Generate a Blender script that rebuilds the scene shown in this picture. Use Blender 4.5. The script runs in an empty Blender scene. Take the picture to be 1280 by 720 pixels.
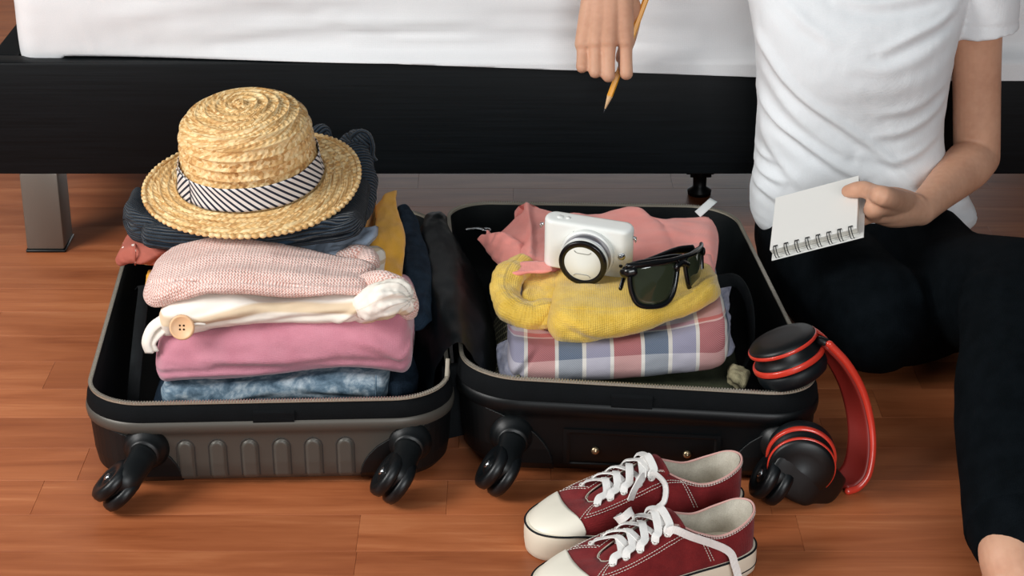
import bpy, bmesh, math, random
import numpy as np
from mathutils import Vector, Matrix, noise

random.seed(7)
np.random.seed(7)
SC = bpy.context.scene
COL = SC.collection

# ------------------------------------------------------------------ camera, world, lights, exposure
cam_d = bpy.data.cameras.new('camera')
cam = bpy.data.objects.new('camera', cam_d)
COL.objects.link(cam)
cam.location = (0, 0, 1.08)
cam.rotation_euler = (math.radians(90 - 24), 0, 0)
cam_d.sensor_width = 36
cam_d.lens = 36 * 2500 / 1280
cam_d.clip_end = 50
SC.camera = cam

world = bpy.data.worlds.new('world')
SC.world = world
world.use_nodes = True
wbg = world.node_tree.nodes['Background']
wbg.inputs[0].default_value = (0.80, 0.90, 1.0, 1)
wbg.inputs[1].default_value = 0.10


def area_light(name, loc, target, sx, sy, power, col):
    d = bpy.data.lights.new(name, 'AREA')
    d.shape = 'RECTANGLE'
    d.size, d.size_y = sx, sy
    d.energy = power
    d.color = col
    o = bpy.data.objects.new(name, d)
    COL.objects.link(o)
    o.location = loc
    o.rotation_euler = (Vector(target) - Vector(loc)).to_track_quat('-Z', 'Y').to_euler()
    return o


# daylight through the room's big window (left, in front of the bed); front and far lamps are added fill
area_light('window_light', (-1.85, 1.20, 1.40), (0.1, 2.15, 0.15), 1.1, 1.0, 48, (1.0, 0.985, 0.96))
area_light('ceiling_bounce_light', (-0.55, 0.6, 2.6), (0.0, 2.2, 0.12), 1.6, 1.4, 9, (0.97, 0.99, 1.0))
area_light('front_fill_light', (0.75, -0.85, 1.15), (0.35, 2.4, 0.32), 1.3, 1.0, 44, (0.96, 0.99, 1.0))  # added fill from behind the camera to lift shirt, sheet and arm
area_light('under_bed_fill_light', (0.3, 4.80, 0.34), (0.25, 2.9, 0.05), 1.8, 0.42, 14, (0.92, 0.97, 1.0))  # added low lamp behind the bed, greys the floor under it

SC.view_settings.view_transform = 'Standard'
SC.view_settings.look = 'None'
SC.view_settings.gamma = 1
SC.view_settings.use_curve_mapping = False
SC.view_settings.exposure = 0.08


# ------------------------------------------------------------------ helpers
def lin(r, g, b):
    def f(c):
        c /= 255.0
        return c / 12.92 if c <= 0.04045 else ((c + 0.055) / 1.055) ** 2.4
    return (f(r), f(g), f(b), 1.0)


class NT:
    """small node-tree writer"""
    def __init__(s, name, rough=0.6, spec=0.4, metal=0.0):
        s.m = bpy.data.materials.new(name)
        s.m.use_nodes = True
        s.t = s.m.node_tree
        s.b = s.t.nodes['Principled BSDF']
        s.b.inputs['Roughness'].default_value = rough
        s.b.inputs['Specular IOR Level'].default_value = spec
        s.b.inputs['Metallic'].default_value = metal

    def n(s, kind, **kw):
        x = s.t.nodes.new(kind)
        for k, v in kw.items():
            setattr(x, k, v)
        return x

    def link(s, a, b):
        s.t.links.new(a, b)

    def setv(s, sock, v):
        if isinstance(v, (int, float, tuple, list)):
            sock.default_value = v
        else:
            s.link(v, sock)

    def math(s, op, a, b=0.0, c=None):
        x = s.n('ShaderNodeMath', operation=op)
        s.setv(x.inputs[0], a)
        s.setv(x.inputs[1], b)
        if c is not None:
            s.setv(x.inputs[2], c)
        return x.outputs[0]

    def mix(s, f, a, b, mode='MIX'):
        x = s.n('ShaderNodeMix', data_type='RGBA', blend_type=mode)
        s.setv(x.inputs[0], f)
        s.setv(x.inputs[6], a)
        s.setv(x.inputs[7], b)
        return x.outputs[2]

    def coord(s, which='Object', scale=(1, 1, 1), rot=(0, 0, 0), loc=(0, 0, 0)):
        c = s.n('ShaderNodeTexCoord')
        m = s.n('ShaderNodeMapping')
        m.inputs['Scale'].default_value = scale
        m.inputs['Rotation'].default_value = rot
        m.inputs['Location'].default_value = loc
        s.link(c.outputs[which], m.inputs[0])
        return m.outputs[0]

    def noise(s, vec, scale, detail=3, rough=0.5, dist=0.0):
        x = s.n('ShaderNodeTexNoise')
        s.link(vec, x.inputs['Vector'])
        x.inputs['Scale'].default_value = scale
        x.inputs['Detail'].default_value = detail
        x.inputs['Roughness'].default_value = rough
        x.inputs['Distortion'].default_value = dist
        return x.outputs['Fac']

    def wave(s, vec, scale, dist=0.0, dscale=1.0, direction='X', kind='BANDS', prof='SIN'):
        x = s.n('ShaderNodeTexWave', wave_type=kind, wave_profile=prof)
        if kind == 'BANDS':
            x.bands_direction = direction
        s.link(vec, x.inputs['Vector'])
        x.inputs['Scale'].default_value = scale
        x.inputs['Distortion'].default_value = dist
        x.inputs['Detail Scale'].default_value = dscale
        return x.outputs['Fac']

    def ramp(s, fac, stops, interp='LINEAR'):
        x = s.n('ShaderNodeValToRGB')
        x.color_ramp.interpolation = interp
        el = x.color_ramp.elements
        while len(el) < len(stops):
            el.new(0.5)
        for e, (p, c) in zip(el, stops):
            e.position = p
            e.color = c
        s.link(fac, x.inputs[0])
        return x.outputs[0]

    def bump(s, h, strength=0.5, dist=0.001, prev=None):
        x = s.n('ShaderNodeBump')
        x.inputs['Strength'].default_value = strength
        x.inputs['Distance'].default_value = dist
        s.link(h, x.inputs['Height'])
        if prev is not None:
            s.link(prev, x.inputs['Normal'])
        s.link(x.outputs[0], s.b.inputs['Normal'])
        return x.outputs[0]

    def col(s, c):
        s.setv(s.b.inputs['Base Color'], c)
        return s


def plain(name, c, rough=0.5, spec=0.4, metal=0.0, bump=None, coat=0.0):
    m = NT(name, rough, spec, metal)
    m.col(c)
    if bump:
        m.bump(m.noise(m.coord('Object'), bump[0], 3), bump[1], bump[2])
    if coat:
        m.b.inputs['Coat Weight'].default_value = coat
    return m.m


def fabric(name, c1, c2, weave=900, wstr=0.35, fuzz=0.0, blotch=25, rough=0.9, mapping='UV', extra=None):
    """woven cloth: two tones, thread relief from two crossed waves, soft fuzz"""
    m = NT(name, rough, 0.15)
    v = m.coord(mapping)
    n1 = m.noise(v, blotch, 4)
    n2 = m.noise(v, weave * 0.7, 2)
    f = m.math('ADD', m.math('MULTIPLY', n1, 0.6), m.math('MULTIPLY', n2, 0.4))
    m.col(m.ramp(f, [(0.35, c1), (0.65, c2)]))
    w = m.math('ADD', m.wave(v, weave / 6.28, 0.6, 2, 'X'), m.wave(v, weave / 6.28, 0.6, 2, 'Y'))
    b = m.bump(w, wstr, 0.0005)
    m.bump(m.noise(v, weave * 0.35, 3), wstr * 0.8, 0.0012, b)
    if fuzz:
        m.b.inputs['Sheen Weight'].default_value = fuzz
        m.b.inputs['Sheen Roughness'].default_value = 0.5
    return m.m


def me_from(name, V, F, uv=None, smooth=True):
    me = bpy.data.meshes.new(name)
    me.from_pydata([tuple(map(float, p)) for p in V], [], [tuple(map(int, f)) for f in F])
    if uv is not None:
        lay = me.uv_layers.new(name='UVMap')
        idx = np.empty(len(me.loops), dtype=np.int32)
        me.loops.foreach_get('vertex_index', idx)
        u = np.asarray(uv, dtype=np.float32)
        if len(u) == len(V):
            u = u[idx]
        lay.data.foreach_set('uv', u.ravel())
    if smooth:
        me.polygons.foreach_set('use_smooth', [True] * len(me.polygons))
    me.update()
    return me


class G:
    """collects pieces of ONE part"""
    def __init__(s):
        s.V, s.F, s.U = [], [], []

    def add(s, V, F, uv=None):
        o = len(s.V)
        s.V += [tuple(p) for p in V]
        s.F += [tuple(i + o for i in f) for f in F]
        s.U += [tuple(u) for u in uv] if uv is not None else [(p[0], p[1]) for p in V]
        return s


def ob(name, g, mat, parent=None, world=True, smooth=True, kind=None, label=None, mods=None, recalc=True):
    """link the collected geometry as one mesh object; world=True: coordinates are in the room, parent Empties are unrotated"""
    if isinstance(g, tuple):
        gg = G(); gg.add(*g); g = gg
    V = np.asarray(g.V, float)
    if parent is not None and world:
        base = Vector((0, 0, 0)); p = parent
        while p is not None:
            base += p.location; p = p.parent
        V = V - np.array(base)
    me = me_from(name, V, g.F, g.U, smooth)
    if recalc:
        bm = bmesh.new(); bm.from_mesh(me)
        bmesh.ops.recalc_face_normals(bm, faces=bm.faces)
        bm.to_mesh(me); bm.free()
    o = bpy.data.objects.new(name, me)
    COL.objects.link(o)
    if mat is not None:
        for mm in (mat if isinstance(mat, (list, tuple)) else [mat]):
            me.materials.append(mm)
    if parent is not None:
        o.parent = parent
    if kind:
        o['kind'] = kind
    if label:
        o['label'] = label
    return o


def thing(name, label, cat, loc=(0, 0, 0), rot=(0, 0, 0), group=None):
    o = bpy.data.objects.new(name, None)
    COL.objects.link(o)
    o.empty_display_size = 0.02
    o.location = loc
    o.rotation_euler = rot
    o['label'] = label
    o['category'] = cat
    if group:
        o['group'] = group
    return o


def tag(o, label, cat, group=None):
    o['label'] = label
    o['category'] = cat
    if group:
        o['group'] = group
    return o


def autosmooth(o, ang=35):
    me = o.data
    me.polygons.foreach_set('use_smooth', [True] * len(me.polygons))
    bm = bmesh.new(); bm.from_mesh(me)
    for e in bm.edges:
        if len(e.link_faces) == 2 and e.calc_face_angle(0) > math.radians(ang):
            e.smooth = False
    bm.to_mesh(me); bm.free()
    return o


def grid(P, closed_u=False, closed_v=False, uv=None, cap=False):
    """P: array (nu, nv, 3) -> verts, faces, uv"""
    P = np.asarray(P, float)
    nu, nv = P.shape[:2]
    V = P.reshape(-1, 3)
    F = []
    for i in range(nu - (0 if closed_u else 1)):
        a, b = i * nv, ((i + 1) % nu) * nv
        for j in range(nv - (0 if closed_v else 1)):
            k = (j + 1) % nv
            F.append((a + j, b + j, b + k, a + k))
    if cap and closed_v:
        F.append(tuple(range(nv)))
        F.append(tuple(range((nu - 1) * nv, nu * nv))[::-1])
    if uv is None:
        du = np.linalg.norm(np.diff(P, axis=0), axis=2).mean(1)
        dv = np.linalg.norm(np.diff(P, axis=1), axis=2).mean(0)
        us = np.concatenate([[0], np.cumsum(du)]); vs = np.concatenate([[0], np.cumsum(dv)])
        uv = np.stack(np.meshgrid(us, vs, indexing='ij'), -1).reshape(-1, 2)
    return V, F, uv


def cr(pts, n, closed=False):
    """Catmull-Rom through control points (any dimension), n samples"""
    P = np.asarray(pts, float)
    m = len(P)
    t = np.linspace(0, m if closed else m - 1, n, endpoint=not closed)
    i = np.floor(t).astype(int)
    if not closed:
        i = np.minimum(i, m - 2)
    f = (t - i)[:, None]
    def at(k):
        if closed:
            return P[k % m]
        lo = (k < 0)[:, None]; hi = (k > m - 1)[:, None]
        q = P[np.clip(k, 0, m - 1)]
        q = np.where(lo, 2 * P[0] - P[1], q)
        return np.where(hi, 2 * P[-1] - P[-2], q)
    a, b, c, d = at(i - 1), at(i), at(i + 1), at(i + 2)
    return 0.5 * (2 * b + (c - a) * f + (2 * a - 5 * b + 4 * c - d) * f ** 2 + (3 * b - a - 3 * c + d) * f ** 3)


def unit(v):
    v = np.asarray(v, float)
    return v / (np.linalg.norm(v, axis=-1, keepdims=True) + 1e-12)


def frames(path, up=(0, 0, 1), closed=False):
    """tangent, side, normal along a path, by transport from 'up'"""
    P = np.asarray(path, float)
    if closed:
        T = unit(np.roll(P, -1, 0) - np.roll(P, 1, 0))
    else:
        T = unit(np.gradient(P, axis=0))
    S, N = [], []
    n = np.asarray(up, float)
    for t in T:
        n = n - t * np.dot(n, t)
        if np.linalg.norm(n) < 1e-5:
            n = np.cross(t, (1, 0.3, 0.2))
        n = n / np.linalg.norm(n)
        N.append(n); S.append(np.cross(t, n))
    return T, np.array(S), np.array(N)


def tube(path, r, n=10, up=(0, 0, 1), closed=False, rn=None, cap=True, round_ends=0):
    """round or elliptic tube; r (side) and rn (normal) scalars or per-point"""
    P = np.asarray(path, float)
    m = len(P)
    r = np.broadcast_to(np.asarray(r, float), (m,)).copy()
    rn = r.copy() if rn is None else np.broadcast_to(np.asarray(rn, float), (m,)).copy()
    if round_ends and not closed:
        T = unit(np.gradient(P, axis=0))
        k = round_ends
        a = np.linspace(0, math.pi / 2, k + 1)[1:]
        rm0, rm1 = (r[0] + rn[0]) / 2, (r[-1] + rn[-1]) / 2
        pre = [P[0] - T[0] * rm0 * math.sin(x) for x in a[::-1]]
        post = [P[-1] + T[-1] * rm1 * math.sin(x) for x in a]
        c0 = np.cos(a[::-1]).clip(0.02); c1 = np.cos(a).clip(0.02)
        P = np.vstack([pre, P, post])
        r = np.concatenate([r[0] * c0, r, r[-1] * c1]); rn = np.concatenate([rn[0] * c0, rn, rn[-1] * c1])
    T, S, N = frames(P, up, closed)
    a = np.linspace(0, 2 * math.pi, n, endpoint=False)
    Q = P[:, None, :] + S[:, None, :] * (np.cos(a)[None, :, None] * r[:, None, None]) + N[:, None, :] * (np.sin(a)[None, :, None] * rn[:, None, None])
    return grid(Q, closed, True, cap=cap and not closed)


def strip(path, w, th, up=(0, 0, 1), closed=False):
    """flat ribbon of width w (side) and thickness th (normal), soft edges"""
    P = np.asarray(path, float)
    T, S, N = frames(P, up, closed)
    m = len(P)
    w = np.broadcast_to(np.asarray(w, float), (m,)); th = np.broadcast_to(np.asarray(th, float), (m,))
    prof = [(-.5, 0), (-.46, .5), (0, .55), (.46, .5), (.5, 0), (.46, -.5), (0, -.55), (-.46, -.5)]
    Q = np.stack([P + S * (w * a)[:, None] + N * (th * b)[:, None] for a, b in prof], 1)
    return grid(Q, closed, True, cap=not closed)


def lathe(prof, n=48, close=True):
    """prof: (r, z) list, about Z; r = 0 at the ends gives closed tips"""
    a = np.linspace(0, 2 * math.pi, n, endpoint=False)
    p = np.asarray(prof, float)
    Q = np.stack([p[:, 0:1] * np.cos(a), p[:, 0:1] * np.sin(a), np.broadcast_to(p[:, 1:2], (len(p), n))], -1)
    return grid(Q, False, True, cap=close)


def xf(geo, M):
    """transform a (V, F, uv) by a Matrix"""
    V = np.asarray(geo[0], float)
    R = np.array(M)[:3, :3]
    return (V @ R.T + np.array(M)[:3, 3],) + tuple(geo[1:])


def aim(loc, z, x=None):
    """matrix whose Z axis is z (and X as near x as it can be)"""
    z = Vector(z).normalized()
    x = Vector(x) if x is not None else (Vector((1, 0, 0)) if abs(z.x) < 0.9 else Vector((0, 1, 0)))
    y = z.cross(x).normalized()
    x = y.cross(z).normalized()
    M = Matrix((x, y, z)).transposed().to_4x4()
    M.translation = Vector(loc)
    return M


def rbox(sx, sy, sz, r=0.003, seg=3, c=(0, 0, 0)):
    """bevelled box centred on c"""
    bm = bmesh.new()
    bmesh.ops.create_cube(bm, size=1)
    bmesh.ops.scale(bm, vec=(sx, sy, sz), verts=bm.verts)
    if r > 0:
        bmesh.ops.bevel(bm, geom=bm.edges[:], offset=r, segments=seg, profile=0.5, affect='EDGES')
    bmesh.ops.translate(bm, vec=c, verts=bm.verts)
    bm.verts.index_update()
    V = [tuple(v.co) for v in bm.verts]; F = [tuple(v.index for v in f.verts) for f in bm.faces]
    bm.free()
    return V, F


def nz(V, scale, seed=0.0, octv=3):
    """fractal noise in about [-1, 1] at every vertex; scale may be a 3-vector"""
    s = np.broadcast_to(np.asarray(scale, float), (3,))
    o = np.array([seed * 7.13, seed * 3.7, seed * 1.9])
    out = np.empty(len(V))
    for i, p in enumerate(np.asarray(V) * s + o):
        out[i] = noise.fractal(Vector(p), 1.0, 2.0, octv)
    return out


def vnormals(V, F):
    V = np.asarray(V, float)
    N = np.zeros_like(V)
    F4 = np.array([f if len(f) == 4 else (f[0], f[1], f[2], f[2]) for f in F if len(f) in (3, 4)])
    n = np.cross(V[F4[:, 2]] - V[F4[:, 0]], V[F4[:, 3]] - V[F4[:, 1]])
    for k in range(4):
        np.add.at(N, F4[:, k], n)
    return unit(N)
# ------------------------------------------------------------------ setting: floor of single planks, back wall
def wood_floor():
    m = NT('floor_wood', 0.42, 0.35)
    oi = m.n('ShaderNodeObjectInfo')
    cmb = m.n('ShaderNodeCombineXYZ')
    m.link(m.math('MULTIPLY', oi.outputs['Random'], 13.0), cmb.inputs[0])
    m.link(m.math('MULTIPLY', oi.outputs['Random'], 7.0), cmb.inputs[1])
    tc = m.n('ShaderNodeTexCoord')
    geo = m.n('ShaderNodeNewGeometry')
    va = m.n('ShaderNodeVectorMath', operation='ADD')
    m.link(geo.outputs['Position'], va.inputs[0]); m.link(cmb.outputs[0], va.inputs[1])
    mp = m.n('ShaderNodeMapping'); mp.inputs['Scale'].default_value = (1.0, 7.0, 1.0)
    m.link(va.outputs[0], mp.inputs[0])
    g1 = m.noise(mp.outputs[0], 3.2, 5, 0.55, 0.9)
    mp2 = m.n('ShaderNodeMapping'); mp2.inputs['Scale'].default_value = (1.5, 40.0, 1.0)
    m.link(va.outputs[0], mp2.inputs[0])
    g2 = m.noise(mp2.outputs[0], 6, 4, 0.7, 0.4)
    f = m.math('ADD', m.math('MULTIPLY', g1, 0.72), m.math('MULTIPLY', g2, 0.28))
    c = m.ramp(f, [(0.28, lin(132, 70, 40)), (0.42, lin(166, 94, 56)), (0.55, lin(182, 108, 67)), (0.72, lin(204, 132, 88))])
    tone = m.ramp(oi.outputs['Random'], [(0.0, (0.80, 0.76, 0.74, 1)), (0.35, (0.93, 0.9, 0.88, 1)), (0.7, (1, 1, 1, 1)), (1.0, (1.12, 1.12, 1.1, 1))])
    m.col(m.mix(1.0, c, tone, 'MULTIPLY'))
    m.setv(m.b.inputs['Roughness'], m.math('ADD', m.math('MULTIPLY', g2, 0.2), 0.30))
    m.bump(g2, 0.12, 0.0006)
    return m.m


M_WOOD = wood_floor()
M_GAP = plain('joint_dark', lin(92, 50, 32), 0.8, 0.1)
floor = ob('floor', rbox(6.0, 6.6, 0.05, 0, 1, (0, 2.0, -0.0292)), M_GAP, smooth=False, kind='structure')
ROWH, Y0 = 0.0735, 1.7625


def plank_geo(x0, x1, y0, y1, b=0.00025):
    z0, z1 = -0.004, 0.0
    V = [(x0, y0, z0), (x1, y0, z0), (x1, y1, z0), (x0, y1, z0), (x0, y0, z1 - b), (x1, y0, z1 - b), (x1, y1, z1 - b), (x0, y1, z1 - b),
         (x0 + b, y0 + b, z1), (x1 - b, y0 + b, z1), (x1 - b, y1 - b, z1), (x0 + b, y1 - b, z1)]
    F = [(0, 1, 5, 4), (1, 2, 6, 5), (2, 3, 7, 6), (3, 0, 4, 7), (4, 5, 9, 8), (5, 6, 10, 9), (6, 7, 11, 10), (7, 4, 8, 11), (8, 9, 10, 11)]
    return V, F


# one joint seen in the photograph per row fixes that row's phase
SEEN = {-2: -0.36, -1: -0.598, 0: -0.160, 1: -0.51, 2: -0.475, 3: -0.46, 4: -0.475, 5: -0.56, 6: -0.30, 7: -0.66, 12: 0.0, 13: 0.37}
rest = G()
rr = random.Random(11)
for k in range(-25, 45):
    y0, y1 = Y0 + k * ROWH + 0.0001, Y0 + (k + 1) * ROWH - 0.0001
    if y1 > 5.1 or y0 < -0.6:
        continue
    x = SEEN.get(k, rr.uniform(-0.3, 0.2))
    js = [x]
    while js[-1] < 1.7:
        js.append(js[-1] + rr.uniform(0.34, 0.56))
    while js[0] > -1.7:
        js.insert(0, js[0] - rr.uniform(0.34, 0.56))
    if k == 0:
        js = [j for j in js if not (-0.15 < j < 0.28)]; js.append(0.30); js.sort()
    for a, b in zip(js, js[1:]):
        g = plank_geo(a + 0.0001, b - 0.0001, y0, y1)
        if -3 <= k <= 17 and b > -0.85 and a < 0.85:
            ob('plank', g, M_WOOD, floor, world=False, smooth=False, recalc=False)
        else:
            rest.add(*g)
ob('plank', rest, M_WOOD, floor, world=False, smooth=False, recalc=False, kind='stuff')

M_WALL = plain('wall_paint', lin(214, 210, 204), 0.9, 0.1, bump=(180, 0.1, 0.001))
ob('wall_back', rbox(6.0, 0.08, 2.6, 0, 1, (0, 4.95, 1.3)), M_WALL, smooth=False, kind='structure')
ob('baseboard_back', rbox(6.0, 0.018, 0.09, 0.004, 2, (0, 4.90, 0.046)), plain('baseboard_white', lin(226, 224, 220), 0.5), smooth=False, kind='structure')

# ------------------------------------------------------------------ bed
def bed_wood():
    m = NT('bed_black_wood', 0.5, 0.15)
    v = m.coord('Object', (1.2, 60, 60))
    g = m.noise(v, 6, 4, 0.6)
    m.col(m.ramp(g, [(0.3, lin(6, 9, 11)), (0.7, lin(14, 18, 21))]))
    m.bump(g, 0.15, 0.0006)
    return m.m


M_BED = bed_wood()
M_LEG = plain('bed_leg_metal', lin(120, 114, 106), 0.42, 0.5, 0.55, bump=(300, 0.06, 0.0005))
M_BLACKP = plain('black_plastic', lin(8, 12, 14), 0.42, 0.4)
M_CHROME = plain('chrome', lin(196, 198, 200), 0.22, 0.5, 1.0)
RY = 2.545
bed = thing('bed', 'black wooden bed frame on metal legs behind the open suitcase', 'bed', (0.3, 3.3, 0))
autosmooth(ob('side_rail', rbox(2.05, 0.035, 0.158, 0.003, 2, (0.325, RY + 0.018, 0.1945)), M_BED, bed))
autosmooth(ob('end_rail', rbox(0.035, 1.35, 0.158, 0.003, 2, (-0.6825, RY + 0.036 + 0.675, 0.1945)), M_BED, bed))
autosmooth(ob('end_rail', rbox(0.035, 1.35, 0.158, 0.003, 2, (1.3325, RY + 0.036 + 0.675, 0.1945)), M_BED, bed))
ob('slat_base', rbox(1.98, 1.34, 0.02, 0.002, 1, (0.325, RY + 0.71, 0.225)), M_BED, bed, smooth=False)
for lx in (-0.6445, 1.29):
    for ly in (RY + 0.031, RY + 1.36):
        lg = autosmooth(ob('leg', rbox(0.052, 0.058, 0.113, 0.003, 2, (lx, ly, 0.0605)), M_LEG, bed), 40)
        ob('foot_pad', rbox(0.055, 0.061, 0.004, 0.0015, 2, (lx, ly, 0.002)), M_BLACKP, lg)
sl = ob('support_leg', lathe([(0, .022), (.0065, .022), (.0065, .212), (0, .212)], 20), M_CHROME, bed, world=False)
sl.location = (-0.022, -0.53, 0)
g = G(); g.add(*lathe([(0, 0), (.017, 0), (.018, .006), (.010, .012), (.010, .03), (.015, .034), (.015, .05), (0, .05)], 20))
for k in range(8):
    a = k * math.pi / 4
    g.add(*rbox(.007, .006, .018, .001, 1, (.017 * math.cos(a), .017 * math.sin(a), .040)))
ob('adjuster_foot', g, M_BLACKP, sl, world=False)

# mattress under its fitted white sheet
M_SHEET = fabric('white_sheet', lin(220, 221, 223), lin(229, 230, 231), 1100, 0.12, 0.1, 6, 0.85)


def mattress():
    x0, x1, yb, z0, z1 = -0.664, 1.30, RY + 1.36, 0.255, 0.475
    prof = [(0.02, z0 - 0.004), (0.004, z0 + 0.006), (-0.006, z0 + 0.03), (-0.010, z0 + .09), (-.004, z1 - .04), (.012, z1 - .01), (.04, z1)]
    pp = cr(prof, 46)
    Yf = RY + 0.026
    nx = 300
    xs = np.linspace(0, 1, nx)
    P = np.zeros((nx, len(pp), 3))
    for j, (o, z) in enumerate(pp):
        P[:, j, 0] = x0 + (x1 - x0) * xs
        P[:, j, 1] = Yf + o
        P[:, j, 2] = z
    # the sheet's lower hem rolls over the rail more towards the right
    low = np.clip((z0 + 0.03 - P[..., 2]) / 0.035, 0, 1)
    tx = np.clip((P[..., 0] + .60) / .46, 0, 1); tx = tx * tx * (3 - 2 * tx)
    wl = np.clip((.292 - P[..., 2]) / .016, 0, 1) * tx
    P[..., 1] = P[..., 1] * (1 - wl) + (RY - .0065) * wl
    hem = .2745 - .038 * np.clip(P[..., 0] + .16, 0, None)
    P[..., 2] = np.where(tx > 0, np.maximum(P[..., 2], .2765 * (1 - tx) + hem * tx), P[..., 2])
    V = P.reshape(-1, 3)
    X, Z = V[:, 0], V[:, 2]
    d = np.zeros(len(V))
    # long slack folds running along the side
    for (xa, za, xb, zb, w, a) in ((-.55, .33, -.10, .372, .008, .0045), (-.42, .30, -.02, .336, .006, .005), (-.52, .372, -.2, .36, .010, .004),
                                   (-.28, .285, .12, .303, .006, .0045), (-.1, .35, .28, .335, .010, .004), (-.05, .318, .32, .292, .008, .004),
                                   (.62, .33, .9, .36, .01, .004), (-.36, .345, -.15, .318, .005, .004), (-.2, .315, .02, .323, .005, .003), (.05, .385, .3, .362, .009, .003)):
        t = np.clip((X - xa) / (xb - xa), 0, 1)
        zc = za + (zb - za) * t + 0.006 * np.sin(t * 5)
        q = (Z - zc) / w
        env = np.clip(np.sin(np.clip((X - xa) / (xb - xa), 0, 1) * math.pi), 0, 1) ** 0.7
        d += a * env * np.exp(-q ** 2) - a * .5 * env * np.exp(-((q + 1.9) / 1.2) ** 2)
    # gathers of the elastic corner
    for k, xc in enumerate(np.linspace(-.60, -.37, 13)):
        s = 0.16 + 0.35 * (k % 3) * .3
        top = 0.275 + 0.02 + 0.018 * ((k * 5) % 4)
        cx = xc - (Z - z0) * (s + .25)
        env = np.clip((top - Z) / (top - z0), 0, 1)
        d += 0.0034 * env * np.exp(-((X - cx) / .0045) ** 2)
    d += 0.0035 * nz(V, (3.5, 1, 14), 2.0) + 0.0012 * nz(V, (12, 1, 40), 5.0)
    V = V.copy(); V[:, 1] -= d * np.clip((Z - .272) / .02, .15, 1)
    P = V.reshape(P.shape)
    # round the left corner: push the first columns back
    for i in range(nx):
        e = P[i, 0, 0] - x0
        if e < 0.03:
            P[i, :, 1] += 0.03 - math.sqrt(max(0, .03 ** 2 - (.03 - e) ** 2))
    g = G(); g.add(*grid(P))
    top = np.array([[[x, y, z] for y, z in zip(np.linspace(Yf + .04, yb, 12), [z1] * 12)] for x in np.linspace(x0, x1, 12)])
    g.add(*grid(top))
    for xx in (x0, x1):
        side = np.array([[[xx, y, z] for z in np.linspace(z0 - .004, z1, 6)] for y in np.linspace(Yf + .03, yb, 10)])
        g.add(*grid(side))
    g.add(*grid(np.array([[[x, yb, z] for z in (z0, z1)] for x in (x0, x1)])))
    return g


tag(ob('mattress', mattress(), M_SHEET), 'mattress in a creased white fitted sheet on the black bed frame', 'mattress')
# ------------------------------------------------------------------ suitcase, opened flat: two shells joined by a black lining
M_SHELL = plain('taupe_shell', lin(84, 81, 75), 0.45, 0.4, 0.25, bump=(700, 0.12, 0.0004))
M_SHELLB = plain('charcoal_shell', lin(7, 10, 12), 0.42, 0.3, 0.0, bump=(700, 0.12, 0.0004))
M_GUSSET = fabric('black_gusset', lin(6, 9, 11), lin(11, 14, 17), 1500, 0.3, 0, 40, 0.85)
M_LINING = fabric('black_lining', lin(4, 8, 10), lin(8, 13, 15), 1200, 0.25, 0.0, 12, 0.6)
M_ZIP = plain('zip_metal', lin(176, 170, 158), 0.35, 0.5, 0.75)
M_ZIPD = plain('zip_tape_taupe', lin(168, 160, 144), 0.5, 0.4)
M_TYRE = plain('wheel_rubber', lin(7, 11, 14), 0.38, 0.4)
M_BRASS = plain('rivet_brass', lin(170, 150, 120), 0.3, 0.5, 0.9)

case = thing('suitcase', 'open hard-shell suitcase with taupe left half and black right half, both packed', 'suitcase', (-0.06, 2.15, 0))


def rrect(n_side=26, n_cor=12, r=(.16, .11)):
    """rounded rectangle in uv [0,1]^2, starting at the middle of the front, counter-clockwise from above: points and outward normals"""
    P = []
    ru, rv = r
    def cor(cu, cv, a0):
        return [(cu + ru * math.cos(a), cv + rv * math.sin(a)) for a in np.linspace(a0, a0 + math.pi / 2, n_cor + 1)]
    P += [(u, 0) for u in np.linspace(.5, 1 - ru, n_side // 2, endpoint=False)]
    P += cor(1 - ru, rv, -math.pi / 2)
    P += [(1, v) for v in np.linspace(rv, 1 - rv, n_side)[1:-1]]
    P += cor(1 - ru, 1 - rv, 0)
    P += [(u, 1) for u in np.linspace(1 - ru, ru, n_side)[1:-1]]
    P += cor(ru, 1 - rv, math.pi / 2)
    P += [(0, v) for v in np.linspace(1 - rv, rv, n_side)[1:-1]]
    P += cor(ru, rv, math.pi)
    P += [(u, 0) for u in np.linspace(ru, .5, n_side // 2, endpoint=False)[1:]]
    return np.array(P)


class Shell:
    def __init__(s, FL, FR, BR, BL, zf, zb):
        s.Q = np.array([FL, FR, BR, BL], float)
        s.z = np.array(zf + zb, float)          # rim heights at FL, FR, BR, BL
        uv = rrect()
        s.p = s.bil(uv, s.Q)
        s.rz = s.bil(uv, s.z[:, None])[:, 0]
        t = unit(np.roll(s.p, -1, 0) - np.roll(s.p, 1, 0))
        s.nrm = np.stack([t[:, 1], -t[:, 0]], 1)
        s.k = len(s.p)

    @staticmethod
    def bil(uv, Q):
        u, v = uv[:, 0:1], uv[:, 1:2]
        return Q[0] * (1 - u) * (1 - v) + Q[1] * u * (1 - v) + Q[2] * u * v + Q[3] * (1 - u) * v

    def pt(s, uv):
        return s.bil(np.array([uv], float), s.Q)[0]

    def ring(s, off, h):
        """h: fraction of rim height"""
        return np.column_stack([s.p + s.nrm * off, s.rz * h])

    def band(s, prof):
        return grid(np.stack([s.ring(o, h) for o, h in prof], 0), False, True)


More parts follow.
